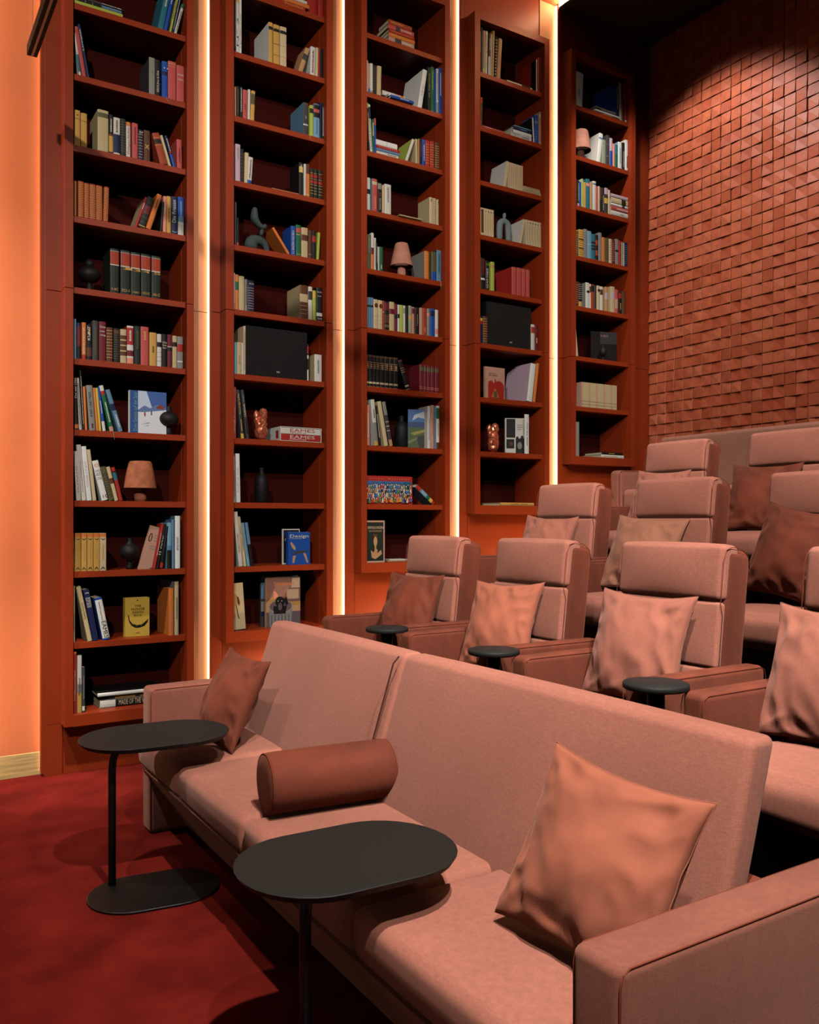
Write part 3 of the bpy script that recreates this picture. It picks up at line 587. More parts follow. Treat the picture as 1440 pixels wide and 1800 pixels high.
row(2, -1, D4, ['188 236 432 -62 w T:.25:.6:p:HIGHRISE_THE_SMART:.5|white book with red title leaning', '242 274 485 -70 c T:.3:.8:k:THE_BAUHAUS_VIENNA:.4|cream book with black title leaning', '281 312 553 -68 L D:.2:.8:S|pale blue book leaning', '317 352 549 -66 k B:.5:1:S|picture book with blue sky top leaning'])
o, w_, h = cover_book(2, -1, D4, 665, 850, 620, .012, 'w', 'black book with white frame line, half hidden', .13)
art(o, w_, h, [('k', rc(.04,.96,.03,.97)), ('n', rc(.06,.94,.8,.94))]); ctext(o, w_, h, 'Bau Kino', 'w', .12, .66, .5, .07); ctext(o, w_, h, 'XX', 'w', .2, .5, .2, .08)
o, w_, h = cover_book(2, -1, D4, 728, 962, 655, .035, 'b', 'blue design book with a wooden chair on its cover', .06, edge='W')
art(o, w_, h, [('T', [(.08,.66),(.14,.7),(.3,.56),(.34,.48),(.28,.44),(.16,.52)]), ('D', [(.14,.46),(.18,.46),(.2,.36),(.28,.32),(.26,.29),(.16,.33)]), ('D', [(.24,.38),(.45,.42),(.88,.43),(.9,.4),(.6,.34),(.3,.31)]), ('T', [(.2,.27),(.34,.27),(.26,.05),(.18,.05)]), ('T', [(.68,.35),(.8,.34),(.92,.05),(.85,.05)])], 'chair_print')
ctext(o, w_, h, 'Design', 'w', .04, .83, .86, .13); ctext(o, w_, h, 'des 20. Jahrhunderts', 'w', .04, .79, .55, .03)
o, w_, h = cover_book(2, -2, D4, 60, 262, 1225, .012, 'c', 'pale yellow book with a brown horse, tilted on the frame', .03)
o.matrix_world = o.matrix_world @ Matrix.Rotation(math.radians(-4), 4, 'Y')
art(o, w_, h, [('T', [(.3,.72),(.55,.78),(.7,.7),(.72,.6),(.6,.52),(.4,.5),(.3,.55)]), ('B', [(.62,.72),(.72,.7),(.78,.58),(.72,.5),(.66,.56)]), ('T', [(.42,.52),(.48,.52),(.46,.3),(.42,.24),(.4,.3)]), ('B', [(.55,.52),(.6,.53),(.66,.3),(.7,.24),(.66,.22),(.6,.3)]), ('T', [(.32,.56),(.38,.54),(.36,.3),(.32,.3)])], 'horse_print')
o, w_, h = cover_book(2, -2, D4, 428, 830, 1138, .02, 'D', 'grey-blue picture book behind the dog book', .13)
art(o, w_, h, [('S', rc(0,1,.55,1)), ('G', rc(0,.3,.3,.5)), ('n', rc(0,.3,.2,.3))])
o, w_, h = cover_book(2, -2, D4, 485, 856, 1152, .02, 'T', 'picture book with a black dog in a bin', .07)
art(o, w_, h, [((120,84,74), rc(0,1,.5,1)), ((150,108,92), [(.3,.9),(.75,.88),(.5,.6),(.1,.55)]), ((96,80,84), rc(.0,1,.0,.3)), ((168,140,120), rc(.6,.95,.55,.75)), ((176,150,128), [(.72,.78),(.98,.78),(.98,.98),(.76,.98)]), ((180,130,70), rc(.72,.98,.42,.5)), ((190,140,80), [(.0,.5),(.2,.62),(.3,.58),(.1,.42)]),
  ((150,140,134), el(.42,.4,.36,.15)), ((110,84,86), el(.42,.41,.33,.125)), ((130,124,120), [(.08,.36),(.1,0),(.72,0),(.76,.36),(.6,.26),(.42,.24),(.2,.27)]), ('k', el(.4,.5,.14,.11)), ('k', [(.5,.56),(.6,.6),(.64,.45),(.58,.42)]), ('P', [(.2,.72),(.26,.72),(.36,.62),(.22,.56)]), ('k', [(.2,.42),(.6,.42),(.56,.26),(.22,.26)]), ((96,84,86), el(.4,.4,.06,.07))] + [((84,80,78), rc(.14+.1*i, .17+.1*i, .02, .24)) for i in range(6)] + [('w', el(.34,.52,.014,.01)), ('w', el(.45,.52,.014,.01)), ((90,80,80), el(.4,.455,.04,.03))], 'dog_print')
ctext(o, w_, h, 'Streuner', 'o', .2, .83, .62, .085)
# ---- case 3
A = (625, 0, 7.2); B = (625, 240, 7.2); Cz = (625, 480, 7.2); D4 = (625, 690, 5.805)
stack(3, 8, A, ['418 745 62 q B:.25:.5:D,D:.5:.9:w|pale red volume with green patch, lowest of stack|c=B', '420 752 50 o T:.1:.8:y:ENTDECKER_BUECHER:.4|orange volume|c=B', '424 748 42 r D:.1:.9:o|red volume|c=B', '412 742 58 p B:.3:.46:D,D:.5:.9:w|rose volume with dark patch|c=B', '420 716 62 R D:.1:.6:e|brown-red volume, topmost|c=B'], 'stacked red volumes')
row(3, 7, A, ['140 164 765 0 W|white book by the frame|in=.0', '166 187 802 0 q B:.0:.15:b|pink book with blue foot', '189 224 802 0 w B:.0:.1:G|white book', '229 270 826 0 k R:.05:.95:12:O|black antique with gold bars', '275 327 836 8 C|beige book', '790 845 886 72 W T:.3:.6:G:AUSBLICK:.3|large white book leaning, pale cover shown|c=W d=.24', '922 958 852 -4 d T:.3:.85:T:DER_WEIN_ATLAS:.5|dark green book with tan title|c=d', '962 1000 846 -4 g D:.5:.9:l|green book', '1003 1026 880 0 b|blue slim book', '1028 1056 870 0 w B:0:.25:s,D:.3:.9:k|white book with photo foot', '1058 1099 862 0 b D:.4:.9:w|bright blue book in the corner'])
stack(3, 7, A, ['455 740 36 b D:.4:.8:w|thin blue book lying lowest|s=-.02', '418 700 26 w B:.6:.7:k|thin white book lying in the middle', '343 628 58 w B:.55:.75:v,B:.8:.95:o|white book with orange triangle lying on top|s=.04'], 'lying volumes')
row(3, 6, A, ['166 188 1300 -26 k B:.9:1:l,D:.2:.8:y|tall black and yellow book tilted|in=.0', '190 222 1320 -32 w T:.05:.7:k:TSCHLIN_WASSER:.6,B:.7:.95:n|tall white book with dark letters tilted', '224 241 1506 -8 g B:.5:.9:l|green slim book', '243 266 1496 -4 b B:.8:1:p|blue slim book'])
stack(3, 6, B, ['268 545 38 w D:.5:.9:k|white book lying lowest', '265 556 38 S|blue-grey book lying second', '266 560 36 r R:.1:.9:9:P|red book with beading lying third', '262 530 66 W R:.0:1:1:G|thick white pages lying topmost'], 'lying volumes')
row(3, 6, B, ['632 668 38 92 w|white spined book leaning, yellow cover shown|c=l d=.18', '764 794 30 -6 C|cream book with pale side|c=C d=.18', '797 812 28 0 T|thin tan book', '815 842 25 0 k D:.3:.9:r|black book with red letters', '850 889 38 0 b D:.2:.8:w|royal blue book', '892 944 50 0 r R:.1:.9:8:e|first red-gold volume', '950 1003 62 0 r R:.1:.9:7:k,R:.1:.9:9:e|second red volume with black bars', '1012 1070 78 0 B R:.05:.9:10:e|brown-gold volume at the end'])
row(3, 5, B, ['146 191 520 0 w B:.5:.65:k|white book with black label|in=.0', '193 210 530 0 t|thin teal book', '215 281 536 0 p B:.82:.92:c,D:.1:.5:P|coral red book with small emblem', '287 338 583 0 k B:.78:.97:G,T:.1:.5:w:wohlwunder:.4,D:.55:.7:r|black book with grey top', '342 369 616 0 c|thin ivory book', '372 456 606 0 w D:.4:.9:G|thick ivory book', '940 985 770 0 c D:.85:.95:B|cream book, pale side shown|c=C d=.15', '987 1022 782 0 c B:.0:1:c,R:.02:.98:14:k|cream book with black blots', '1026 1059 798 0 C H:.88:.03:k:i|cream book at the end'])
stack(3, 5, B, ['560 850 13 c R:.1:.9:6:T|open cream booklet lying flat|s=-.02 n=magazine', '620 800 10 w R:.1:.9:4:T|small pale booklet lying on top|s=.01 n=magazine'], 'flat booklets')
row(3, 4, B, ['150 200 1240 0 O D:.5:.95:G|dark olive photo book by the frame|in=.0', '202 237 1220 0 w B:0:.42:o,B:.42:.6:m|white and orange book', '240 264 1282 0 w D:.1:.9:G|thin white book', '267 286 1350 0 k D:.3:.9:w|thin black book', '288 303 1396 0 w|small white book', '306 350 1398 0 g D:.1:.3:w|green book before the lamp', '876 935 1450 0 o R:.05:.95:9:e|orange patterned spine, marbled grey cover shown|c=G d=.17', '966 1028 1460 0 O B:.0:.3:b|olive book with blue foot', '1030 1090 1440 0 S D:.3:.9:D|blue-grey book with bookmark, in the corner|c=D d=.18'])
row(3, 3, Cz, ['146 172 305 0 S B:.68:.75:k|first slim blue volume|in=.0', '174 198 306 0 S B:.68:.75:k|second slim blue volume', '200 231 310 0 S B:.68:.75:k|third slim blue volume', '232 288 333 0 c H:.72:.16:B:●,R:.1:.5:3:T|first ivory volume with round brown seal', '290 346 345 0 c H:.72:.16:B:●,R:.1:.5:3:T|second ivory volume with round brown seal', '348 369 350 0 R B:.6:.62:w|slim rust book', '372 431 362 0 k B:.7:.95:m,B:.25:.55:B,R:.1:.2:2:e|dark book with oval portrait', '433 496 365 0 C B:.58:.76:m|ivory book with maroon label', '498 535 390 0 m B:.45:.62:k|dark red book with black label', '537 563 400 0 w B:.5:.66:k|slim white book with black label', '567 608 405 0 l B:.1:.15:e|pale yellow book', '610 634 410 0 w B:.7:.9:s|slim white and sage book', '637 673 415 0 k|plain black book', '676 715 412 0 s B:.5:.66:e|sage green book', '717 750 430 0 q R:.05:.75:9:r,B:.75:.95:m|pink chequered book', '754 811 435 0 k T:.3:.75:T:Tempus:.4,B:.93:.95:B|black book with tan title', '814 852 440 0 q|beige-pink book', '854 906 446 0 R R:.6:.9:3:m,D:.1:.3:e|rust red book', '909 945 450 0 G B:.72:.84:P|grey-pink book with coral label', '948 1010 450 0 b B:.72:.92:n|bright blue book with navy label', '1013 1052 466 0 w B:.1:.3:P|white book at the end'])
for k, (a, b, y) in enumerate([(140,175,1028),(178,222,1034),(225,265,1040),(268,310,1046),(316,368,1052),(372,425,1058),(430,482,1064),(487,541,1070)]):
    row(3, 2, Cz, ['%d %d %d 0 k B:.94:.99:B,R:.55:.8:4:T,D:.6:.74:T,B:.1:.16:c,B:0:.015:T|%s upright black encyclopedia volume with gold bars|g=black_gold_barred_encyclopedia n=encyclopedia in=.0' % (a, b, y, ['first', 'second', 'third', 'fourth', 'fifth', 'sixth', 'seventh', 'eighth'][k])])
row(3, 2, Cz, ['642 695 1096 -106 k B:.94:.99:B,R:.55:.75:3:T,B:.1:.15:c,B:0:.02:T|last black encyclopedia volume, tipped over|g=black_gold_barred_encyclopedia n=encyclopedia'])
for k, (a, b, y) in enumerate([(815,864,1155),(868,910,1163),(913,957,1170),(960,1005,1176),(1012,1060,1184)]):
    row(3, 2, Cz, ['%d %d %d 0 m B:.76:.92:O,R:.08:.2:2:P|%s dark red volume with green label of five|g=dark_red_label_set n=encyclopedia' % (a, b, y, ['first', 'second', 'third', 'fourth', 'fifth'][k])])
row(3, 1, D4, ['108 150 128 0 P D:.2:.8:w|orange book by the frame|in=.0', '198 238 70 -42 w B:.1:.5:G,B:0:.1:e,D:.6:.8:k|grey-white city photo book leaning', '242 264 132 -40 k D:.2:.8:w|thin black book leaning', '298 338 88 -74 c|cream book leaning', '350 386 93 -78 D B:.7:1:G,R:.3:.6:3:w,B:0:.15:T|black and white photo book leaning furthest', '738 770 140 0 w T:.2:.7:k:ZWISCHEN_FELD_UND_WALD:.4|white spine beside the landscape cover|d=.2', '774 806 130 0 q D:.3:.7:p|pinkish white book', '810 826 140 0 S|blue slim book', '828 860 136 0 w B:.7:.95:g,B:0:.15:B,D:.3:.6:G|white book with green patch in the corner'])
o, w_, h = cover_book(3, 1, D4, 540, 736, 172, .02, 'S', 'landscape picture book with hills and clouds', .10, yaw=-24)
art(o, w_, h, [((70,110,170), rc(0,1,.62,1)), ((200,204,210), [(.2,.72),(.5,.8),(.9,.76),(.8,.95),(.3,.86)]), ((38,62,110), rc(0,1,.5,.68)), ((70,86,40), rc(0,1,0,.54)), ((150,140,60), [(.1,.4),(.9,.5),(.9,.44),(.3,.34)]), ((30,40,20), [(.4,.3),(1,.38),(1,.05),(.6,0)]), ((120,116,70), [(0,.2),(.5,.3),(.4,.22),(0,.12)])], 'landscape_print')
o, w_, h = cover_book(3, 0, D4, 96, 580, 845, .03, 'r', 'wide red book crowded with painted people', .02)
rnd = random.Random(3); it = [((60,100,150), rc(.02,.98,.14,.82)), ((30,90,120), rc(.8,.98,.14,.8))]
for r_ in range(4):
    for c_ in range(22):
        u, v = .04+.043*c_+rnd.uniform(-.01,.01), .68-.15*r_+rnd.uniform(-.03,.03)
        it += [(rnd.choice([(200,160,60),(210,200,190),(40,40,60),(190,60,40),(60,110,170),(90,130,70),(220,120,50)]), [(u-.02,v-.16),(u+.02,v-.16),(u+.014,v-.03),(u-.014,v-.03)]), (rnd.choice([(30,24,20),(90,50,30),(40,30,60)]), el(u,v+.012,.015,.045,8)), (rnd.choice([(220,180,150),(230,200,160),(226,206,190)]), el(u,v-.005,.010,.03,8))]
art(o, w_, h, it, 'people_print'); ctext(o, w_, h, 'v r l i c h e r   m e n s c h l e r', 'P', .04, .88, .9, .06); ctext(o, w_, h, 'A B E N I E R T  B E R G T A N T A L', 'P', .04, .03, .9, .06)
row(3, 0, D4, ['778 830 955 -186 S B:.75:1:r,B:.25:.4:g,B:.1:.25:y,B:0:.1:r,B:.45:.7:L|small colourful book lying aslant|d=.13'])
o, w_, h = cover_book(3, -1, D4, 108, 298, 1306, .012, 'q', 'dark green book with a hand and pale frame', .012)
art(o, w_, h, [('d', rc(.0,.93,.04,.96)), ('T', [(.3,.12),(.5,.08),(.85,.2),(.8,.3),(.6,.22),(.62,.3),(.5,.34),(.4,.24),(.25,.3)]), ('T', el(.5,.5,.1,.12)), ('B', [(.36,.62),(.6,.62),(.62,.66),(.4,.68)]), ('T', rc(.46,.54,.3,.5))])
ctext(o, w_, h, 'ERFINDUNGEN', 'c', .08, .8, .82, .065); ctext(o, w_, h, 'DER NATURPLANET', 'T', .14, .73, .7, .04)
stack(3, -1, D4, ['330 520 10 T|thin tan booklet lying lowest|s=.05 n=magazine', '350 540 10 w|thin white booklet lying on top|s=.07 n=magazine'], 'flat booklets')
# ---- case 4
A = (825, 0, 7.828); B = (825, 220, 7.828); Cz = (825, 430, 7.828); D4 = (825, 630, 6.667)
row(4, 8, A, ['146 160 430 0 c B:.0:.5:k|narrow cream and black book|in=.0', '168 188 376 0 D|tall slim dark book', '192 220 420 6 T B:0:.12:y|tan book with yellow foot', '222 252 430 12 w T:.5:.9:k:LACOM:.5|white slim book', '262 290 462 18 B B:.0:.45:w,D:.6:.9:w|brown and white patterned book', '293 311 470 16 w|thin white book', '314 340 426 20 e R:.05:.95:12:T|tall straw yellow book', '350 374 506 24 k R:.05:.95:12:w|white and black speckled book', '382 432 532 30 T|thick tan book ending the row', '924 938 820 0 w D:.1:.9:k|white sliver with black marks|c=k d=.06', '942 968 790 0 r|red book', '974 990 770 0 B|brown slim book in the corner'])
stack(4, 8, A, ['500 870 26 k B:.05:.6:w,B:.92:1:w|black and white volume lying flat'], 'flat volume')
row(4, 7, A, ['150 184 1340 8 B B:.55:.72:O,B:.8:1:R|brown volume by the frame|in=.0', '884 904 1618 -20 w|white edged spine, black cover shown|c=k d=.2', '912 954 1582 -6 b R:.1:.5:4:L,B:.7:.8:S|bright blue book', '975 996 1540 -6 q R:.1:.3:2:k,B:.85:.92:w|pinkish and black slim book in the corner'])
stack(4, 7, A, ['180 502 28 p D:.1:.4:w|red book lying flat near the frame'], 'flat book')
stack(4, 7, B, ['580 860 54 w T:.05:.4:b:THE_KID:.6,D:.5:.9:b|white book with blue title, lowest of stack|d=.2', '590 860 48 W B:0:.06:G|white second book|d=.18', '610 850 44 n D:.4:.8:L|navy book of the stack|d=.18', '620 855 14 L|thin pale blue book topmost|d=.18'], 'stacked books')
row(4, 6, B, ['470 508 500 48 c|cream paperback leaning, pale cover shown|c=w d=.18 n=paperback'])
for k in range(7):
    x = 537 + k*29.5
    row(4, 6, B, ['%d %d %d 0 c D:.1:.9:T|%s cream paperback of the seven standing together|g=cream_paperback_set_of_seven n=paperback d=.12' % (x, x+27, 508+k*9, ['first', 'second', 'third', 'fourth', 'fifth', 'sixth', 'seventh'][k])])
stack(4, 6, B, ['748 990 16 c D:.1:.9:T|lowest cream paperback of the flat pile|n=paperback', '740 985 16 C D:.1:.9:T|second cream paperback of the flat pile|n=paperback', '742 980 16 c D:.1:.9:T|third cream paperback of the flat pile|n=paperback', '745 975 16 c D:.1:.9:T|fourth cream paperback of the flat pile|n=paperback', '748 972 16 C D:.1:.9:T|topmost cream paperback of the flat pile|n=paperback'], 'flat cream paperbacks')
for k in range(6):
    x = 132 + k*35
    row(4, 5, B, ['%d %d %d 0 c %s|%s cream paperback in the group beside the arch figure|g=cream_paperback_set_of_six n=paperback in=.0 d=.12' % (x, x+33, 1128+k*8, 'B:.1:.95:B' if k == 1 else 'H:.88:.03:B:i,D:.2:.8:T', ['first', 'second', 'third', 'fourth', 'fifth', 'sixth'][k])])
row(4, 5, B, ['690 722 1300 58 c|cream paperback leaning beside the arch figure, cover shown|c=w d=.17 n=paperback'])
for k in range(6):
    x = 776 + k*36
    row(4, 5, B, ['%d %d %d 0 %s H:.88:.03:B:i,D:.2:.8:T|%s cream paperback of the group in the corner|g=cream_paperback_set_of_the_corner n=paperback d=.12' % (x, x+34, 1302+k*8, 'c' if k < 5 else 'C', ['first', 'second', 'third', 'fourth', 'fifth', 'sixth'][k])])
row(4, 4, Cz, ['140 158 125 0 c D:.1:.6:T|cream slim book by the frame|in=.0', '164 222 182 0 k T:.45:.95:r:TOBORJ:.7,B:.3:.36:w|black comic with red title', '228 280 222 0 k T:.05:.75:w:ADAM_FABER:.5,H:.84:.07:l:O|black book with white title and green ring', '302 352 238 0 l B:.8:.9:T|pale yellow-green book'])
for k, (a, b, y) in enumerate([(548,655,308),(660,728,320),(732,782,334),(788,840,346)]):
    row(4, 4, Cz, ['%d %d %d 0 p H:.9:.03:e:o|%s rose cloth volume of the four alike|g=rose_cloth_set c=r d=.2' % (a if k else 590, b, y, ['first', 'second', 'third', 'fourth'][k])])
row(4, 3, Cz, ['138 190 980 0 n B:.82:.92:y,B:.7:.8:r|navy book with yellow band by the frame|in=.0', '196 256 986 0 B R:.05:.95:10:e|brown volume with gold studs', '856 905 1098 0 w B:.66:.9:R|white book with rust label beside the speaker', '907 954 1110 0 m B:.82:.86:B,D:.3:.5:w|dark red book beside the speaker'])
o, w_, h = cover_book(4, 2, D4, 190, 416, 92, .02, 'q', 'pale pink book with red arched shape on its cover', .03)
art(o, w_, h, [('r', [(.14,0),(.14,.5),(.2,.56),(.34,.57),(.42,.5),(.52,.5),(.6,.57),(.76,.58),(.88,.52),(.96,.44),(.96,0)]), ('r', [(.46,.5),(.56,.5),(.54,.62),(.48,.62)])] + [('e', rc(.5-.05-.022*i, .5+.05+.022*i, .3-.035*i, .312-.035*i)) for i in range(8)] + [('O', rc(.44,.6,.03,.24))])
ctext(o, w_, h, 'alphabet', 'D', .16, .78, .36, .055); ctext(o, w_, h, 'des lebens', 'D', .16, .72, .44, .05)
row(4, 2, D4, ['678 742 62 48 W|thin white spine, large pale cover shown|c=v d=.28', '752 782 60 46 o|orange spine behind the large pale cover|d=.2'])
row(4, 1, D4, ['658 706 655 0 W T:.2:.8:k:ANNA_THE_WILD:.4|white spined book with black photos on its cover|d=.012'])
o, w_, h = cover_book(4, 1, D4, 424, 656, 700, .03, 'w', 'white art book with four black photographs', .135, yaw=-27)
art(o, w_, h, [('k', rc(.05,.5,.46,.98)), ('k', rc(.05,.45,.16,.42)), ('k', rc(.52,.95,.0,.44)), ('G', el(.72,.24,.12,.1)), ('B', rc(.2,.38,.24,.34)), ('G', rc(.58,.85,.8,.82)), ('G', rc(.58,.88,.74,.76)), ('G', rc(.58,.8,.68,.7)), ('k', el(.6,.4,.08,.1)), ('k', el(.84,.42,.08,.1))], 'photo_print')
stack(4, 0, D4, ['370 760 36 e T:.3:.8:B:GLOBAL_DESIGN:.4|mustard yellow volume lying flat', ], 'flat volume')
row(4, 0, D4, ['106 122 1350 0 w|white sliver at the frame|in=.0'])
# ---- case 5
A = (990, 80, 8.571); B = (990, 280, 8.571); Cz = (990, 470, 8.571); D4 = (990, 640, 8.571)
row(5, 8, A, ['180 298 408 24 w T:.3:.5:b:LYRIK:.3|thick white book by the frame|in=.0', '798 852 566 -10 n D:.3:.9:w|blue book, large blue cover shown|c=b d=.25', '862 892 560 -14 c|cream book', '896 922 566 -10 D|thin dark book', '938 968 588 -16 r B:0:.06:w|red slim book in the corner'])
stack(5, 8, A, ['520 800 18 k B:.3:.8:e|thin black book lowest of pile', '490 850 34 W|white book in the pile', '500 820 22 k D:.2:.9:w|black magazine in the pile', '490 800 16 s|green-blue magazine topmost of pile'], 'lying volumes')
row(5, 7, A, ['510 568 1326 44 W B:.8:.86:S|big white book leaning, pale cover shown|c=w d=.2', '594 650 1420 0 s R:.8:.85:1:O|sage green book', '656 706 1352 0 D R:.1:.9:2:G|dark grey tall book', '709 752 1396 0 v B:.0:.55:b|lilac book with blue lower half', '756 785 1480 0 P|salmon slim book', '788 831 1496 0 t B:0:.6:g|teal and green book', '833 890 1456 0 W D:.2:.8:L|white and pale blue book|c=L', '895 934 1462 0 k D:.1:.7:w|black book with white letters', '938 1000 1426 0 W D:.1:.5:k|broad white book in the corner'])
row(5, 6, B, ['180 214 290 0 D R:.1:.9:6:O|dark patterned book by the frame|in=.0', '222 251 320 0 k D:.2:.9:w,B:.0:.12:P|black book with white letters', '254 280 342 0 b|royal blue slim book', '282 311 296 0 l|pale yellow book|c=w', '314 350 346 0 e|sand coloured book', '354 409 296 0 t B:.76:.86:P|petrol blue book with coral label', '412 450 340 0 T|tan book', '453 503 330 0 w B:.88:.92:b|broad white book|c=w', '505 530 405 0 p|coral slim book', '533 558 405 0 c|ivory slim book', '561 590 425 0 B B:.0:.5:k|brown-black book', '593 623 430 0 k D:.1:.7:w|black book with white title', '628 682 432 0 D B:.75:1:v,B:.4:.6:y|dark violet book with yellow letters', '685 716 462 0 c|cream book beside the pile'])
stack(5, 6, B, ['722 995 74 w D:.5:.7:G|white paperback lowest of the pile|d=.13', '725 1006 72 q B:.0:1:p,D:.3:.9:w|pink-red book second in the pile|d=.13', '722 1000 36 W B:.6:.75:D|white thin book third in the pile|d=.13', '728 1008 86 c B:.55:.78:d|cream book with green label fourth in the pile|d=.13', '720 1000 54 S B:.0:1:v|lilac book topmost of the pile|d=.13'], 'piled books')
row(5, 5, B, ['180 236 1080 0 O R:.1:.9:9:T|olive-tan antique by the frame|in=.0', '240 318 1060 0 e R:.05:.95:11:B,B:.3:.34:k,B:.62:.66:k|broad gold-patterned antique', '321 369 1052 0 G R:.1:.9:10:O|grey-brown book', '371 433 1082 0 L R:.5:.55:1:w|pale grey-blue book', '435 492 1126 0 t R:.2:.7:1:k,B:.62:.7:k,B:.5:.56:k,B:.38:.44:k|blue book with black labels', '495 536 1140 0 k B:.6:.8:R,B:.2:.4:R|black book with red flowers', '539 587 1106 0 G|tall grey book', '589 636 1175 0 o R:.1:.9:9:e|orange antique', '639 694 1186 0 O R:.1:.9:9:d|moss green antique', '697 742 1200 0 c R:.1:.9:8:B|cream antique with brown bars', '745 790 1212 0 m R:.1:.9:9:T|dark red antique', '793 840 1202 0 G B:.5:.58:k|grey book with black square', '845 880 1226 0 r R:.1:.9:4:k|red and black book', '882 909 1246 0 G|slim grey book', '911 927 1260 0 C|slim ivory book', '930 990 1256 0 n R:.1:.9:10:S|dark blue antique in the corner'])
row(5, 4, Cz, ['180 238 210 0 B R:.1:.9:9:T|brown antique by the frame|in=.0', '240 292 225 0 k R:.3:.95:8:c,B:.02:.22:e|black antique with white chequers', '344 402 230 0 w H:.6:.1:k:●|thick white book with black dot|c=G d=.18', '404 423 250 0 w B:.65:.9:B|slim white book with dark label', '425 476 258 0 R B:.7:.95:k|rust book with black top', '479 508 270 0 t B:.0:1:d|dark teal slim book', '512 560 275 0 c H:.75:.12:k:●|cream book with black spot', '563 606 290 0 w B:.65:.88:B|ivory book with dark label', '635 684 295 0 T B:.5:.76:v|tan book with violet label', '721 786 290 0 C B:.54:.76:v|large grey-white book with violet label', '790 836 334 0 p B:.2:.6:q|coral and pink book', '846 890 375 0 k B:.72:.95:r,D:.2:.5:e|black book with red top', '895 946 360 0 B R:.1:.9:10:O|brown antique in the corner'])
row(5, 3, Cz, ['190 236 930 -34 c|cream book tilted on the frame|in=.0'])
o, w_, h = cover_book(5, 3, Cz, 420, 810, 958, .02, 'k', 'black picture book with grey sky and pale title', .16, yaw=-16)
art(o, w_, h, [('D', rc(.35,1,.62,1))]); ctext(o, w_, h, 'ILSEN', 'q', .36, .84, .28, .06)
for k in range(24):
    x = 278 + k*22.3
    row(5, 2, D4, ['%.0f %.0f %.0f 0 %s R:.05:.3:2:B|%s of the long set of thin pale paperbacks|g=thin_pale_paperback_set n=paperback d=.12' % (x, x+21.6, 268+k*2.5, 'C' if k % 5 else 'q', NTH[k])])
row(5, 1, D4, ['180 210 870 0 c|ivory slim tall book by the frame|in=.0', '216 250 870 0 G|grey slim tall book'])
stack(5, 1, D4, ['575 916 50 w D:.1:.7:e|white book with faded orange letters lying|d=.2', '590 900 40 k D:.3:.6:e|black book lying on the white one|d=.2'], 'lying volumes')
# ------------------------------------------------------------------ cushions
def cushion(label, cx, cy, z0, w_, h, T, face, lean, roll, m, seed, group=None, depth_off=0.0, wr=1.0):
    """square scatter cushion; bottom centre at cx,cy,z0; face: compass angle its front looks to; lean: tilted back"""
    n = 44; rnd = random.Random(seed); off = Vector((rnd.random()*9, rnd.random()*9, rnd.random()*9))
    bm = bmesh.new(); sheets = []
    for side in (1, -1):
        g = []
        for i in range(n+1):
            rowv = []
            for j in range(n+1):
                u = -math.cos(math.pi*i/n)*.5 + (2*i/n-1)*.5; v = -math.cos(math.pi*j/n)*.5 + (2*j/n-1)*.5
                c1 = .115
                x = w_/2*u*(1 - c1*(1-v*v)*u*u); z = h/2*v*(1 - c1*(1-u*u)*v*v)
                e = max(0, (1-u*u)*(1-v*v)); t = T/2*(e**.46)*(1-.10*(u*u+v*v))
                p = Vector((u*1.9, v*1.9, side*.7)) + off
                ed = (abs(u)**3 + abs(v)**3)
                r_ = math.hypot(1-abs(u), 1-abs(v)); an = math.atan2(1-abs(v), 1-abs(u)+1e-6)
                wk = noise.noise(p)*.010 - (abs(noise.noise(Vector((u*2.6+v*1.3, v*2.0-u*.9, side)) + off)))*.040*min(1.2, ed+.2)*wr - abs(math.sin(an*5+seed+(u > 0)*2+(v > 0)))*.010*math.exp(-(r_-.42)**2/.05)*wr
                if v < .1: wk += .010*wr*math.sin((u*7+v*4)+seed)*max(0, -v)*max(0, 1-abs(u))**.5 if abs(u) < 1 else 0
                y = -side*(t + wk*min(1, e*2.6))
                if (i in (0, n) or j in (0, n)):
                    if side == -1: rowv.append(sheets[0][i][j]); continue
                    y = noise.noise(Vector((u*4, v*4, 3)) + off)*.008
                rowv.append(bm.verts.new((x, y, z)))
            g.append(rowv)
        sheets.append(g)
        for i in range(n):
            for j in range(n):
                q = [g[i][j], g[i+1][j], g[i+1][j+1], g[i][j+1]]
                try: bm.faces.new(q if side > 0 else q[::-1])
                except ValueError: pass
    edge = [sheets[0][i][0].co.copy() for i in range(n+1)] + [sheets[0][n][j].co.copy() for j in range(1, n+1)] + [sheets[0][i][n].co.copy() for i in range(n-1, -1, -1)] + [sheets[0][0][j].co.copy() for j in range(n-1, 0, -1)]
    o = frombm('cushion', bm, m, None, True)
    tube('seam', edge, .0016, m, o, n=5, closed=True)
    # local: front = -y, up = z
    R = Matrix.Rotation(math.radians(face + 90), 4, 'Z') @ Matrix.Rotation(-math.radians(lean), 4, 'X') @ Matrix.Rotation(math.radians(roll), 4, 'Y')
    # lowest point on the seat
    zs = [(R @ v.co).z for v in o.data.vertices]; lo = min(zs)
    o.matrix_world = Matrix.Translation((cx, cy, z0 - lo - .006)) @ R
    tag(o, label, 'cushion', group)
    return o
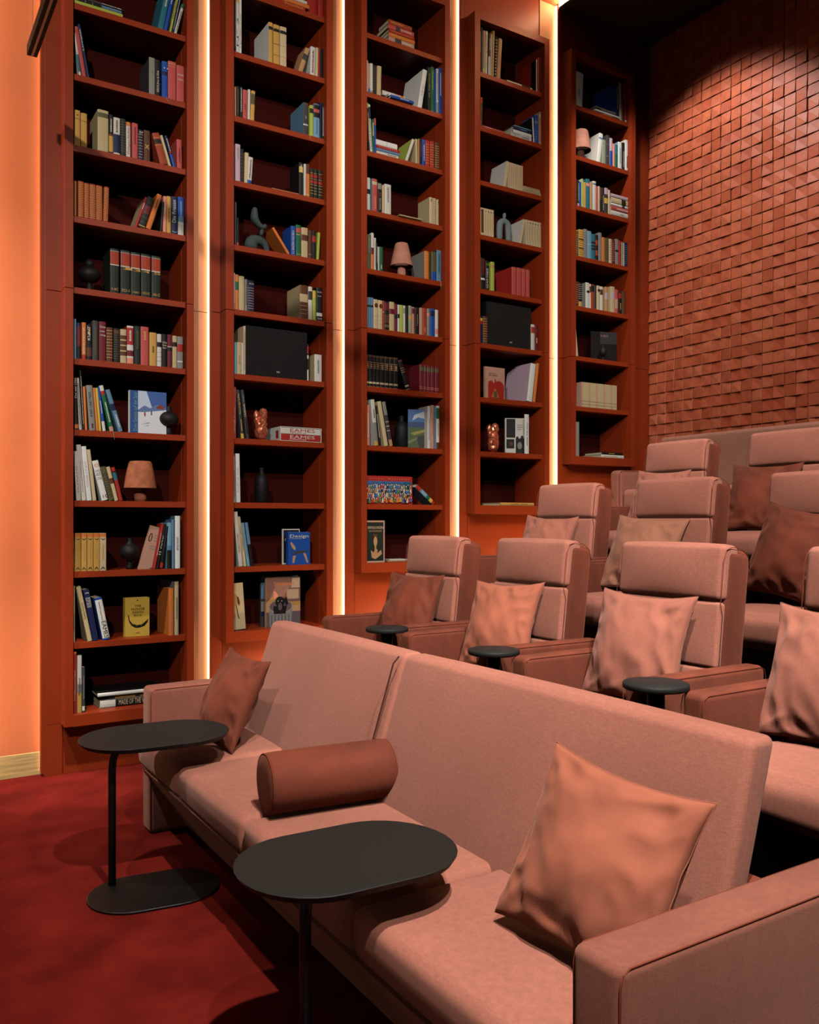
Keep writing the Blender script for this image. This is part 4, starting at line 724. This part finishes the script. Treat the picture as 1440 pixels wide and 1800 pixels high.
# ------------------------------------------------------------------ front sofa
XS = 1.075
sofa = empty('sofa', (1.5, 2.5, 0)); tag(sofa, 'long front sofa in rose velvet with square arms, near the black tables', 'sofa')
def P(o):   # parts are built in room coordinates
    o.parent = sofa; o.matrix_parent_inverse = Matrix.Translation((-1.5, -2.5, 0)); return o
YL, YRt = 3.99, 1.03; AW = .12
SZ = .425
for nm, y0, y1 in (('arm', YL-AW, YL), ('arm', YRt, YRt+AW)):
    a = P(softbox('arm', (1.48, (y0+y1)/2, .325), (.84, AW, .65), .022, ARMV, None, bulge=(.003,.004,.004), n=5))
    for yy in (y0+.004, y1-.004):
        pts = [(1.066, yy, .02), (1.066, yy, .615), (1.072, yy, .634), (1.09, yy, .643), (1.84, yy, .643)]
        tb = tube('seam', [(x, y, z) for x, y, z in pts], .002, PIPE, None, n=5); tb.parent = a; tb.matrix_parent_inverse = Matrix.Translation((-1.48, -(y0+y1)/2, -.325))
# seat cushions, rounded front edge with a raked panel beneath
cuts = [YL-.012, 3.385, 2.675, 1.93, YRt+AW]
def seat_block(y1, y0, k):
    def tp(v):
        if v.x < -.2: v.x += max(0, -v.z)*.12
        return v
    return P(softbox('seat_cushion', (1.31, (y0+y1)/2, .358), (.56, y1-y0-.004, .138), .034, FAB, None, bulge=(.006,.001,.006), n=9, wob=.002, taper=tp))
for k in range(4): seat_block(cuts[k], cuts[k+1], k)
bm = bmesh.new()
cuts[0] = YL-AW
v = [bm.verts.new(p) for p in [(1.037,cuts[4],.293),(1.037,cuts[0],.293),(1.225,cuts[0],.015),(1.225,cuts[4],.015),(1.70,cuts[4],.288),(1.70,cuts[0],.288),(1.70,cuts[0],.015),(1.70,cuts[4],.015)]]
for f in ((0,1,2,3),(4,7,6,5),(0,4,5,1),(3,2,6,7),(0,3,7,4),(1,5,6,2)): bm.faces.new([v[i] for i in f])
P(frombm('base', bm, FAB))
def back_block(y1, y0, k, x_bot=1.50, x_top=1.665, ztop=.915):
    c = ((x_bot+x_top)/2+.045, (y0+y1)/2, (.30+ztop)/2); hz = ztop-.30
    sh = (x_top-x_bot)/(ztop-.42)
    def tp(v): v.x += v.z*sh*.95; return v
    return P(softbox('back_cushion', (c[0]-.025, c[1], c[2]), (.088, y1-y0-.003, hz), .022, FAB, None, bulge=(.012, .004, .006), n=8, taper=tp))
back_block(YL-AW+.03, 2.665, 0); back_block(2.665, 1.205, 1)
P(box('back_frame', 1.64, 1.70, YRt+AW+.06, YL-AW, .02, .60, VEL, None, bev=.01))
g_ = tube('seam', [(1.452, 2.665, .43), (1.470, 2.665, .47), (1.604, 2.665, .885), (1.628, 2.665, .909)], .0034, mat('groove_shade', (70, 26, 16), .95), None, n=6); P(g_)  # dark tube laid in the gap between the backs, standing for its shade
# bolster
bo = softbox('bolster_cushion', (0,0,0), (.1,.1,.1), .02, VEL) ; bpy.data.objects.remove(bo)
prof = [(0,-.225),(.06,-.2252),(.088,-.223),(.096,-.219),(.0985,-.212),(.1,-.19),(.101,0),(.1,.19),(.0985,.212),(.096,.219),(.088,.223),(.06,.2252),(0,.225)]
bol = lathe('bolster', prof, VEL, None, n=48)
bol.matrix_world = Matrix.Translation((1.325, 2.635, SZ+.108)) @ Matrix.Rotation(math.radians(-6), 4, 'Z') @ Matrix.Rotation(math.radians(90), 4, 'Y')
for zz in (-.219, .219): tube('seam', [(.0965*math.cos(a), .0965*math.sin(a), zz) for a in [2*math.pi*i/40 for i in range(40)]], .0022, PIPE, bol, n=5, closed=True)
tag(bol, 'round rust velvet bolster lying across the front sofa seat', 'cushion')
cushion('dark rust square cushion in the far corner of the front sofa', 1.345, 3.62, SZ+.01, .40, .41, .16, 186, 25, 3, VEL, 3)
cushion('large rose cushion leaning beside the near arm of the front sofa', 1.375, 1.405, SZ+.012, .47, .43, .16, 184, 25, 4, mat('rose_cushion', (194, 110, 82), .85, sheen=.4, noise_amt=.2, nscale=5, bump=.4, bscale=600, tint=(255,190,165)), 8)
# ------------------------------------------------------------------ black side tables
def stadium(L, W, r, n=16):
    """rounded table outline: half circles eased into a straight run"""
    pts = []; a = L/2 - r
    for (cx_, a0) in ((a, -90), (-a, 90)):
        for i in range(n+1):
            t = math.radians(a0 + 180*i/n); pts.append((cx_ + r*math.cos(t), (W/2)*math.sin(t)))
    return pts
def slab(name, pts, z0, z1, m, parent, ch=.003, under=0.0):
    bm = bmesh.new(); R = []
    c = lambda s: 1 - s/.25
    for z, s in ((z0, 1-under-.01), (z0+ch, 1-under), (z1-ch*.6, 1.0), (z1, .988)):
        R.append([bm.verts.new((x*s, y*s, z)) for x, y in pts])
    for a, b in zip(R, R[1:]):
        for k in range(len(pts)): bm.faces.new([a[k], a[(k+1) % len(pts)], b[(k+1) % len(pts)], b[k]])
    bm.faces.new(R[0][::-1]); bm.faces.new(R[-1]); return frombm(name, bm, m, parent)
def side_table(label, cx, cy, ang, px_, py_, bx, by, bang):
    t = empty('side_table', (px_, py_, 0)); tag(t, label, 'table', 'black oval side tables')
    top = slab('table_top', stadium(.583, .414, .193), .532, .55, BLKTOP, t, under=.03); top.location = (cx-px_, cy-py_, 0); top.rotation_euler = (0, 0, math.radians(ang))
    base = slab('base', stadium(.483, .335, .167), .0015, .010, BLK, t); base.location = (bx-px_, by-py_, 0); base.rotation_euler = (0, 0, math.radians(bang))
    dx_, dy_ = (cx-px_), (cy-py_); L_ = math.hypot(dx_, dy_); dx_, dy_ = dx_/L_, dy_/L_
    tube('pole', [(0,0,.009), (0,0,.45), (dx_*.004, dy_*.004, .487), (dx_*.012, dy_*.012, .508), (dx_*.022, dy_*.022, .532)], .0145, BLK, t, n=16)
    return t
side_table('black oval side table at the far end of the front sofa, base fully visible', .970, 3.456, -4.6, .786, 3.39, .913, 3.265, -7.9)
side_table('large near black oval side table in front of the middle sofa seats', 1.034, 1.942, -2.1, .885, 1.88, .97, 1.82, -6)
# ------------------------------------------------------------------ chairs
CHW = .66; ARM = .585
def chair(label, yl, r, seed):
    zf = ZR*r; xf = 2.07 + .957*(r-1); t = empty('recliner_chair', (xf, yl, zf))
    tag(t, label, 'armchair', 'velvet recliner chairs in rising rows')
    for y0 in (-.085, -CHW):
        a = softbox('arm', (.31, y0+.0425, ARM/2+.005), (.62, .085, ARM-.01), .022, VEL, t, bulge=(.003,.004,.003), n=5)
        yy = -.0395
        for s_ in (-1, 1):
            tube('seam', [(-.312, s_*.0395, -.27), (-.312, s_*.0395, .245), (-.306, s_*.0395, .272), (-.285, s_*.0395, .283), (.285, s_*.0395, .283), (.306, s_*.0395, .272), (.312, s_*.0395, .245), (.312, s_*.0395, 0)], .0013, PIPE, a, n=5)
    softbox('seat_cushion', (.235, -CHW/2, .35), (.55, .485, .145), .05, FAB, t, bulge=(.01,.003,.012), n=7)
    box('seat_frame', .06, .56, -CHW+.09, -.09, .05, .27, BLACKP, t)
    # reclined back: head pad, lumbar pad, shell
    bk = empty('back', (.455, -CHW/2, .34)); bk.parent = t; bk.rotation_euler = (0, math.radians(6.5), 0)
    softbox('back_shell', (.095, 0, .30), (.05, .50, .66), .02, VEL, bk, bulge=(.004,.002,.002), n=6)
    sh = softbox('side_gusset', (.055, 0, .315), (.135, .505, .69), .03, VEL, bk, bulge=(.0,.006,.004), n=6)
    softbox('lumbar_pad', (0, 0, .115), (.064, .492, .233), .013, FAB, bk, bulge=(.009,.0,.0), n=7)
    softbox('middle_pad', (0, 0, .350), (.064, .492, .235), .013, FAB, bk, bulge=(.010,.0,.0), n=7)
    softbox('head_pad', (.013, 0, .5725), (.092, .497, .208), .024, FAB, bk, bulge=(.016,.0,.006), n=8)
    for s_ in (-1, 1): tube('seam', [(-.014, s_*.249, -.02), (-.014, s_*.249, .42), (-.030, s_*.250, .46), (-.030, s_*.250, .62), (-.018, s_*.250, .655), (.01, s_*.250, .668), (.06, s_*.250, .666), (.10, s_*.250, .645), (.115, s_*.250, .6)], .0013, PIPE, bk, n=5)
    return t
yl0 = 4.19; PIT = .81
CH = {(1,0):'recliner of the first raised row nearest the bookcases', (1,1):'second recliner of the first raised row, counted from the bookcases', (1,2):'third recliner of the first raised row with a pale cushion, whole headrest visible', (1,3):'recliner at the picture edge in the first raised row, with a pale cushion',
 (2,0):'recliner of the middle row nearest the bookcases', (2,1):'middle row recliner with a beige cushion, between its two neighbours', (2,2):'middle row recliner with a broad rust cushion', (3,0):'top row recliner nearest the bookcases, in front of the long bench', (3,1):'top row recliner with a dark rust cushion, before the long bench'}
for (r, k), lb in CH.items(): chair(lb, yl0 - PIT*k, r, r*10+k)
ROSE = MATS['rose_cushion']; PALE = fabric('pale_rose_velvet', (190, 114, 92), .85, .38, .14, .06, (255,210,195), 5); BEIGE = fabric('beige_rose_velvet', (188, 122, 94), .85, .38, .14, .06, (255,215,195), 5)
CU = [((1,0), 'rust cushion on the first raised row recliner nearest the bookcases', .42, VEL, 189, 18, 0, -.02), ((1,1), 'rose cushion on the second recliner of the first raised row', .42, ROSE, 187, 20, -2, .01), ((1,2), 'pale rose cushion on the third recliner of the first raised row', .43, PALE, 185, 18, 1, .0), ((1,3), 'pale cushion cut by the picture edge in the first raised row', .43, PALE, 185, 20, 2, .04),
 ((2,0), 'pale cushion whose top shows above the first row, nearest the bookcases', .42, PALE, 185, 18, 2, .0), ((2,1), 'beige cushion on the middle row recliner', .43, BEIGE, 189, 26, 3, .05), ((2,2), 'broad rust cushion on the middle row recliner', .43, VEL, 179, 20, 9, .0), ((3,0), 'pale cushion showing only its top edge in the top row', .42, PALE, 183, 20, 2, .0), ((3,1), 'dark rust cushion in the top row before the bench', .43, VEL, 187, 22, 1, .04)]
for (r, k), lb, s_, m, fc, ln, rl, dy_ in CU:
    yl = yl0 - PIT*k; xf = 2.07 + .957*(r-1)
    cushion(lb, xf+.345, yl-CHW/2+.02+dy_, ZR*r+.425, s_, s_, .15, fc, ln, rl, m, r*7+k*3, 'cushions on the recliners')
# small round tables between the chairs
for k, lb in enumerate(['round black table nearest the bookcases, fixed between two recliners', 'round black table of the middle, between the second and third recliner', 'largest looking round black table, before the third recliner arm']):
    yl = yl0 - PIT*(k+1) + .075
    t = empty('round_table', (2.045, yl, ZR)); tag(t, lb, 'table', 'small round tables between the recliners')
    lathe('table_top', [(0,.582),(.096,.582),(.100,.585),(.100,.597),(.097,.601),(0,.601)], mat('dark_walnut', (58, 38, 28), .5, noise_amt=.2, nscale=30) if False else BLKTOP, t, n=40)
    lathe('pole', [(0,0),(.027,0),(.027,.582),(0,.582)], BLK, t, n=20)
    lathe('base', [(0,.0),(.05,.0),(.05,.008),(0,.008)], BLK, t, n=24)
# bench of the top row
bx = 4.94; zb4 = ZR*4
be = empty('bench_sofa', (bx, 3.0, zb4)); tag(be, 'long pale velvet bench against the tiled wall, behind the top row', 'sofa')
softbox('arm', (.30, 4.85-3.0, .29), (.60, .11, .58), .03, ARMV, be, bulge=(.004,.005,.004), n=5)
tube('seam', [(.0, 1.797, .02), (-.002, 1.797, .545), (.01, 1.797, .568), (.04, 1.797, .576), (.6, 1.797, .576)], .0025, PIPE, be, n=5)
for (y0, y1) in ((1.0, 2.9), (2.9, 4.79)):
    softbox('seat_cushion', (.26, (y0+y1)/2-3.0, .35), (.50, y1-y0-.006, .16), .04, FAB, be, bulge=(.008,.002,.008), n=8)
    softbox('base', (.30, (y0+y1)/2-3.0, .14), (.42, y1-y0-.006, .26), .02, BLACKP, be, n=3)
softbox('back_cushion', (.50, (.9+4.80)/2-3.0, .555), (.10, 4.80-.9, .60), .03, fabric('bench_linen', (194, 130, 104), .9, .3, .05, .07, (255,215,195)), be, bulge=(.006,.002,.004), n=10)
# ------------------------------------------------------------------ objects on the shelves
def at(case, n, px, sb=.06):
    Y = YS + sb; return X_at(px, Y), Y, zsh(n)+TS+.0005
def mpx(px, npx, sb=.06):   # photo pixels -> metres on the shelf
    Y = YS+sb; return npx*(Y/dirs(px)[1])/F
def metaballish(name, balls, m, parent=None, loc=None, res=.006):
    mb = bpy.data.metaballs.new(name); mb.resolution = res; mb.render_resolution = res; mb.threshold = .35
    for (x, y, z, r) in balls:
        e = mb.elements.new(); e.co = (x, y, z); e.radius = r*1.6
    o = bpy.data.objects.new(name, mb); C.objects.link(o); bpy.context.view_layer.update()
    me = bpy.data.meshes.new_from_object(o.evaluated_get(bpy.context.evaluated_depsgraph_get())); bpy.data.objects.remove(o)
    me.materials.clear(); me.materials.append(m); me.shade_smooth()
    q = bpy.data.objects.new(name, me); link(q, parent)
    if loc: q.location = loc
    return q
def skinny(name, pts, m, loc, parent=None):
    """smooth body from joints (x,y,z,r) with parent indices"""
    me = bpy.data.meshes.new(name); me.from_pydata([p[:3] for p in pts], [(i, p[4]) for i, p in enumerate(pts) if p[4] is not None], [])
    o = bpy.data.objects.new(name, me); link(o, parent); me.materials.append(m)
    o.modifiers.new('k', 'SKIN'); sv = me.skin_vertices[0].data
    for i, p in enumerate(pts): sv[i].radius = (p[3], p[3]*.8); sv[i].use_root = (i == 0)
    s = o.modifiers.new('s', 'SUBSURF'); s.levels = 2; s.render_levels = 2
    bpy.context.view_layer.update()
    me2 = bpy.data.meshes.new_from_object(o.evaluated_get(bpy.context.evaluated_depsgraph_get())); o.modifiers.clear(); o.data = me2; me2.shade_smooth()
    o.location = loc; return o
def vase(label, case, n, px, hpx, wpx, m, kind='bulb', sb=.10, name='vase'):
    x, y, z = at(case, n, px, sb); h = mpx(px, hpx, sb); w_ = mpx(px, wpx, sb)/2
    if kind == 'bulb':   # round body on a stem with a small neck
        prof = [(0,0),(w_*.34,0),(w_*.36,h*.06),(w_*.3,h*.2),(w_*.28,h*.27)]
        prof += [(w_*math.cos(math.radians(a)), h*.54 + h*.29*math.sin(math.radians(a))) for a in range(-70, 66, 9)]
        prof += [(w_*.34, h*.84), (w_*.3, h*.93), (w_*.32, h*.99), (w_*.22, h), (w_*.18, h*.9), (0, h*.88)]
    else:
        prof = [(0,0),(w_*.8,0),(w_,h*.05),(w_,h*.6),(w_*.9,h*.72),(w_*.45,h*.82),(w_*.36,h*.86),(w_*.36,h*.97),(w_*.42,h),(w_*.3,h),(0,h*.95)]
    o = lathe(name, prof, m, None, n=40, loc=(x, y, z)); tag(o, label, 'vase' if name == 'vase' else 'figure'); return o
# black figure: ball body with a small head on a foot
x, y, z = at(1, 3, 157, .09); s_ = mpx(157, 1, .09)
o = lathe('figurine', [(0,0),(6*s_,0),(6.2*s_,2*s_),(5*s_,10*s_),(4.6*s_,16*s_)] + [(19*s_*math.cos(math.radians(a))*(1 if a < 40 else .96), (32+15*math.sin(math.radians(a)))*s_) for a in range(-72, 60, 10)] + [(7*s_,46*s_),(5*s_,47*s_)], CER, None, loc=(x, y, z)); tag(o, 'small black ceramic figure with ball body beside the black encyclopedia, fourth bookcase shelf above the seam of the orange-wall bookcase'.replace(', fourth bookcase shelf above the seam of the orange-wall bookcase', ''), 'figure')
h_ = lathe('head', [(0,-6*s_),(6*s_,-4*s_),(7.5*s_,0),(7*s_,4.5*s_),(4*s_,7.5*s_),(0,8*s_)], CER, o, loc=(0, 0, 50*s_))
vase('black ceramic vase standing before the ski tour picture book', 1, 1, 296, 50, 36, CER, sb=.03)
vase('black ball vase beside the orange-cream paperbacks', 1, -1, 228, 55, 34, CER, sb=.09)
vase('dark bottle vase deep in the second bookcase', 2, 0, 460, 62, 24, CER, kind='bottle', sb=.14)
vase('dark bottle vase behind the city photo books, middle bookcase', 3, 1, 706, 58, 26, CER, kind='bottle', sb=.16)
vase('small dark ball vase before the black picture book, tiled-wall bookcase', 5, 3, 1060, 28, 14, CER, sb=.04)
def lamp(label, case, n, px, hpx, wt, wb, sb, m):
    x, y, z = at(case, n, px, sb); h = mpx(px, hpx, sb); a, b = mpx(px, wt, sb)/2, mpx(px, wb, sb)/2
    t = empty('table_lamp', (x, y, z)); tag(t, label, 'lamp', 'clay table lamps on the shelves')
    lathe('lamp_base', [(0,0),(b*.36,0),(b*.38,h*.1),(b*.34,h*.32),(b*.27,h*.42),(b*.25,h*.5),(0,h*.5)], m, t, n=32)
    lathe('lamp_shade', [(b*.93,h*.33),(b,h*.32),(b*.99,h*.34),((a+b)/2*1.03,h*.62),(a*1.02,h*.93),(a*.9,h*.99),(a*.5,h),(0,h),(0,h*.97),(a*.9,h*.95),((a+b)/2*.96,h*.62),(b*.93,h*.33)], m, t, n=40)
    return t
lamp('rust clay table lamp beside the leaning books, third shelf above the orange-wall bookcase plinth', 1, 0, 246.5, 71, 40, 56, .07, mat('rust_clay', (176, 100, 66), .85, noise_amt=.22, nscale=22))
lamp('rose clay table lamp next to the green book, middle bookcase', 3, 4, 706, 60, 24, 40, .07, LAMPM)
lamp('rose clay table lamp half behind the frame, tiled-wall bookcase', 5, 7, 1021, 52, 26, 36, .06, LAMPM)
# abstract seated figure, second bookcase
s_ = mpx(452, 1, .08)
x, y, z = at(2, 4, 452, .08)
o = skinny('sculpture', [(-12*s_,0,2*s_,12*s_,None), (-12*s_,0,12*s_,13.5*s_,0), (-9*s_,0,20*s_,12.5*s_,1), (2*s_,0,23*s_,10*s_,2), (13*s_,0,20*s_,8*s_,3), (17*s_,0,13*s_,6*s_,4), (19*s_,0,3*s_,5*s_,5)], CER, (x, y, z)); tag(o, 'dark abstract stone sculpture of three balanced shapes, second bookcase', 'sculpture')
o.data.materials[0] = mat('green_black_stone', (62, 74, 72), .8)
skinny('upper_stone', [(-4*s_,0,80*s_,5*s_,None), (-5*s_,0,70*s_,8*s_,0), (-6*s_,0,58*s_,10*s_,1), (2*s_,0,50*s_,7*s_,2), (10*s_,0,44*s_,7*s_,3), (17*s_,0,52*s_,4.5*s_,4)], MATS['green_black_stone'], (0, 0, 0), o)
skinny('middle_stone', [(7*s_,0,30*s_,4*s_,None), (8*s_,0,37*s_,5*s_,0), (10*s_,0,44*s_,3*s_,1)], MATS['green_black_stone'], (0, 0, 0), o)
# grey arch figure with a head, fourth bookcase
s_ = mpx(886, 1, .05); x, y, z = at(4, 5, 886, .05)
o = skinny('sculpture', [(-10*s_,0,1*s_,6*s_,None), (-10*s_,0,18*s_,6.5*s_,0), (-9*s_,0,33*s_,7*s_,1), (0,0,38*s_,7*s_,2), (9*s_,0,33*s_,7*s_,3), (10*s_,0,18*s_,6.5*s_,4), (10*s_,0,1*s_,6*s_,5)], GREYC, (x, y, z)); tag(o, 'grey arch shaped ceramic figure with a small head between cream paperbacks', 'sculpture')
skinny('head', [(0,0,40*s_,2.5*s_,None), (1*s_,0,46*s_,4*s_,0), (1*s_,0,52*s_,3.6*s_,1)], GREYC, (0, 0, 0), o)
# faceted copper glass creatures
def crystal(label, case, n, px, hpx, seed, sb=.05):
    x, y, z = at(case, n, px, sb); s_ = mpx(px, 1, sb); h = hpx*s_; rnd = random.Random(seed)
    bm = bmesh.new()
    def blob(cx_, cz_, rx, rz, sub=3):
        r = bmesh.ops.create_icosphere(bm, subdivisions=sub, radius=1.0)
        for v in r['verts']:
            q = v.co*(1+rnd.uniform(-.10,.10)); v.co = Vector((cx_+q.x*rx, q.y*rx*.9, cz_+q.z*rz))
    blob(0, h*.28, h*.20, h*.30); blob(h*.02, h*.52, h*.18, h*.20); blob(h*.07, h*.80, h*.14, h*.2, 3); blob(-h*.16, h*.78, h*.09, h*.16, 2); blob(-h*.13, h*.6, h*.1, h*.16, 2)
    o = frombm('glass_figurine', bm, GLASS, None, False, loc=(x, y, z+.001)); 
    for v in o.data.vertices: v.co.z = max(0, v.co.z)
    tag(o, label, 'figure', 'faceted copper glass figures')
crystal('faceted copper glass figure beside the lying white slipcase', 2, 1, 459, 56, 2)
crystal('faceted copper glass figure beside the white photo art book', 4, 1, 867, 52, 5)
# black loudspeakers
def speaker(label, case, n, x0, x1, ypx, badge_px, sb=.02):
    Y = YS+sb; a, b = X_at(x0, Y), X_at(x1, Y); z = zsh(n)+TS+.0005; h = Z_at(x0+3, ypx, Y)-z
    t = empty('loudspeaker', (a, Y, z)); tag(t, label, 'speaker', 'black loudspeakers on the shelves')
    box('cabinet', 0, b-a, .012, .24, 0, h, BLK, t, bev=.006)
    box('grille', .002, b-a-.002, 0, .013, .002, h-.002, mat('grille_cloth', (12, 13, 14), .95, bump=.4, bscale=900), t, bev=.005)
    bx0 = X_at(badge_px, Y)-a
    box('badge', bx0, bx0+.022, -.0022, 0, .032, .042, mat('silver', (214, 214, 214), .3, metal=.7), t)
speaker('wide black loudspeaker in the second bookcase', 2, 2, 432.5, 541, 571, 486)
speaker('square black loudspeaker in the fourth bookcase', 4, 3, 856.5, 934.5, 529, 896)
# white slipcase with two volumes
oxx, oyy, ss = 390, 550, 6.2087
Y = YS+.012; a, b = X_at(oxx+640/ss, Y), X_at(oxx+1088/ss, Y); z = zsh(1)+TS+.0005; h = Z_at(oxx+640/ss, oyy+1236/ss, Y)-z; wd = b-a
sc_ = empty('slipcase', (a, Y, z)); tag(sc_, 'white slipcase lying flat, holding a white and a red volume', 'slipcase')
Wm = bmat('W')
box('case_top', 0, wd, 0, .25, h-.003, h, Wm, sc_); box('case_bottom', 0, wd, 0, .25, 0, .003, Wm, sc_)
box('case_side', 0, .003, 0, .25, .003, h-.003, Wm, sc_); box('case_side', wd-.003, wd, 0, .25, .003, h-.003, Wm, sc_); box('case_back', .003, wd-.003, .247, .25, .003, h-.003, Wm, sc_)
box('label', -.0012, 0, .03, .07, h*.2, h*.75, bmat('r'), sc_)
hh = (h-.008)/2
for k, (c, tc) in enumerate((('p', 'w'), ('w', 'r'))):
    v_ = box('book', .005, wd-.005, .003, .24, .004+k*hh, .0035+(k+1)*hh-.001, bmat('r' if k == 0 else c), None, bev=.003)
    v_.location = (a, Y, z); tag(v_, ['red volume lying in the white slipcase', 'white volume lying in the white slipcase'][k], 'book', 'volumes in the white slipcase')
    lettering('EAMES' if k == 0 else 'EAMES', bmat(tc), v_, (wd*.22, .002, .004+k*hh+hh*.36), (math.pi/2, 0, 0), wd*.6, hh*.5)
    lettering('FURNITURE' if k == 0 else 'THE STORY OF', bmat(tc), v_, (wd*.22, .002, .004+k*hh+hh*.08), (math.pi/2, 0, 0), wd*.4, hh*.24)
# ribbon bookmarks hanging over shelf edges
def ribbon(label, case, n, px, dpx, col):
    Y = YS; x, z = X_at(px, Y), zsh(n)+TS; L = mpx(px, dpx, 0)
    o = tube('bookmark_ribbon', [(x, Y+.05, z+.003), (x, Y-.003, z+.003), (x+.004, Y-.006, z-.006), (x+.006, Y-.005, z-L*.6), (x+.010, Y-.006, z-L)], .0012, bmat(col), None, n=5)
    tag(o, label, 'ribbon')
ribbon('green ribbon hanging below the green guide, orange-wall bookcase', 1, 1, 198, 15, 's')
ribbon('pale ribbon hanging from the blue-grey book, middle bookcase', 3, 4, 773, 14, 'C')
ribbon('pale ribbon under the dark grey book, second bookcase', 2, 6, 543, 8, 'C')
ribbon('red ribbon hanging under the bright blue hardback, orange-wall bookcase', 1, 6, 292, 8, 'P')
# fit the lettering
bpy.context.view_layer.update()
for o, L, hh in FONTS:
    dx_, dy_ = o.dimensions.x, o.dimensions.y
    if dx_ > 0 and dy_ > 0:
        sx = L/dx_; o.scale = (sx, min(hh/dy_, sx*2.2) if True else sx, 1)
print('books', NB)
dg_ = bpy.context.evaluated_depsgraph_get()
for o, L, hh in FONTS:
    me = bpy.data.meshes.new_from_object(o.evaluated_get(dg_)); q = bpy.data.objects.new('lettering', me)
    q.parent = o.parent; q.matrix_parent_inverse = o.matrix_parent_inverse; q.location = o.location; q.rotation_euler = o.rotation_euler; q.scale = o.scale
    C.objects.link(q); cu = o.data; bpy.data.objects.remove(o); bpy.data.curves.remove(cu)
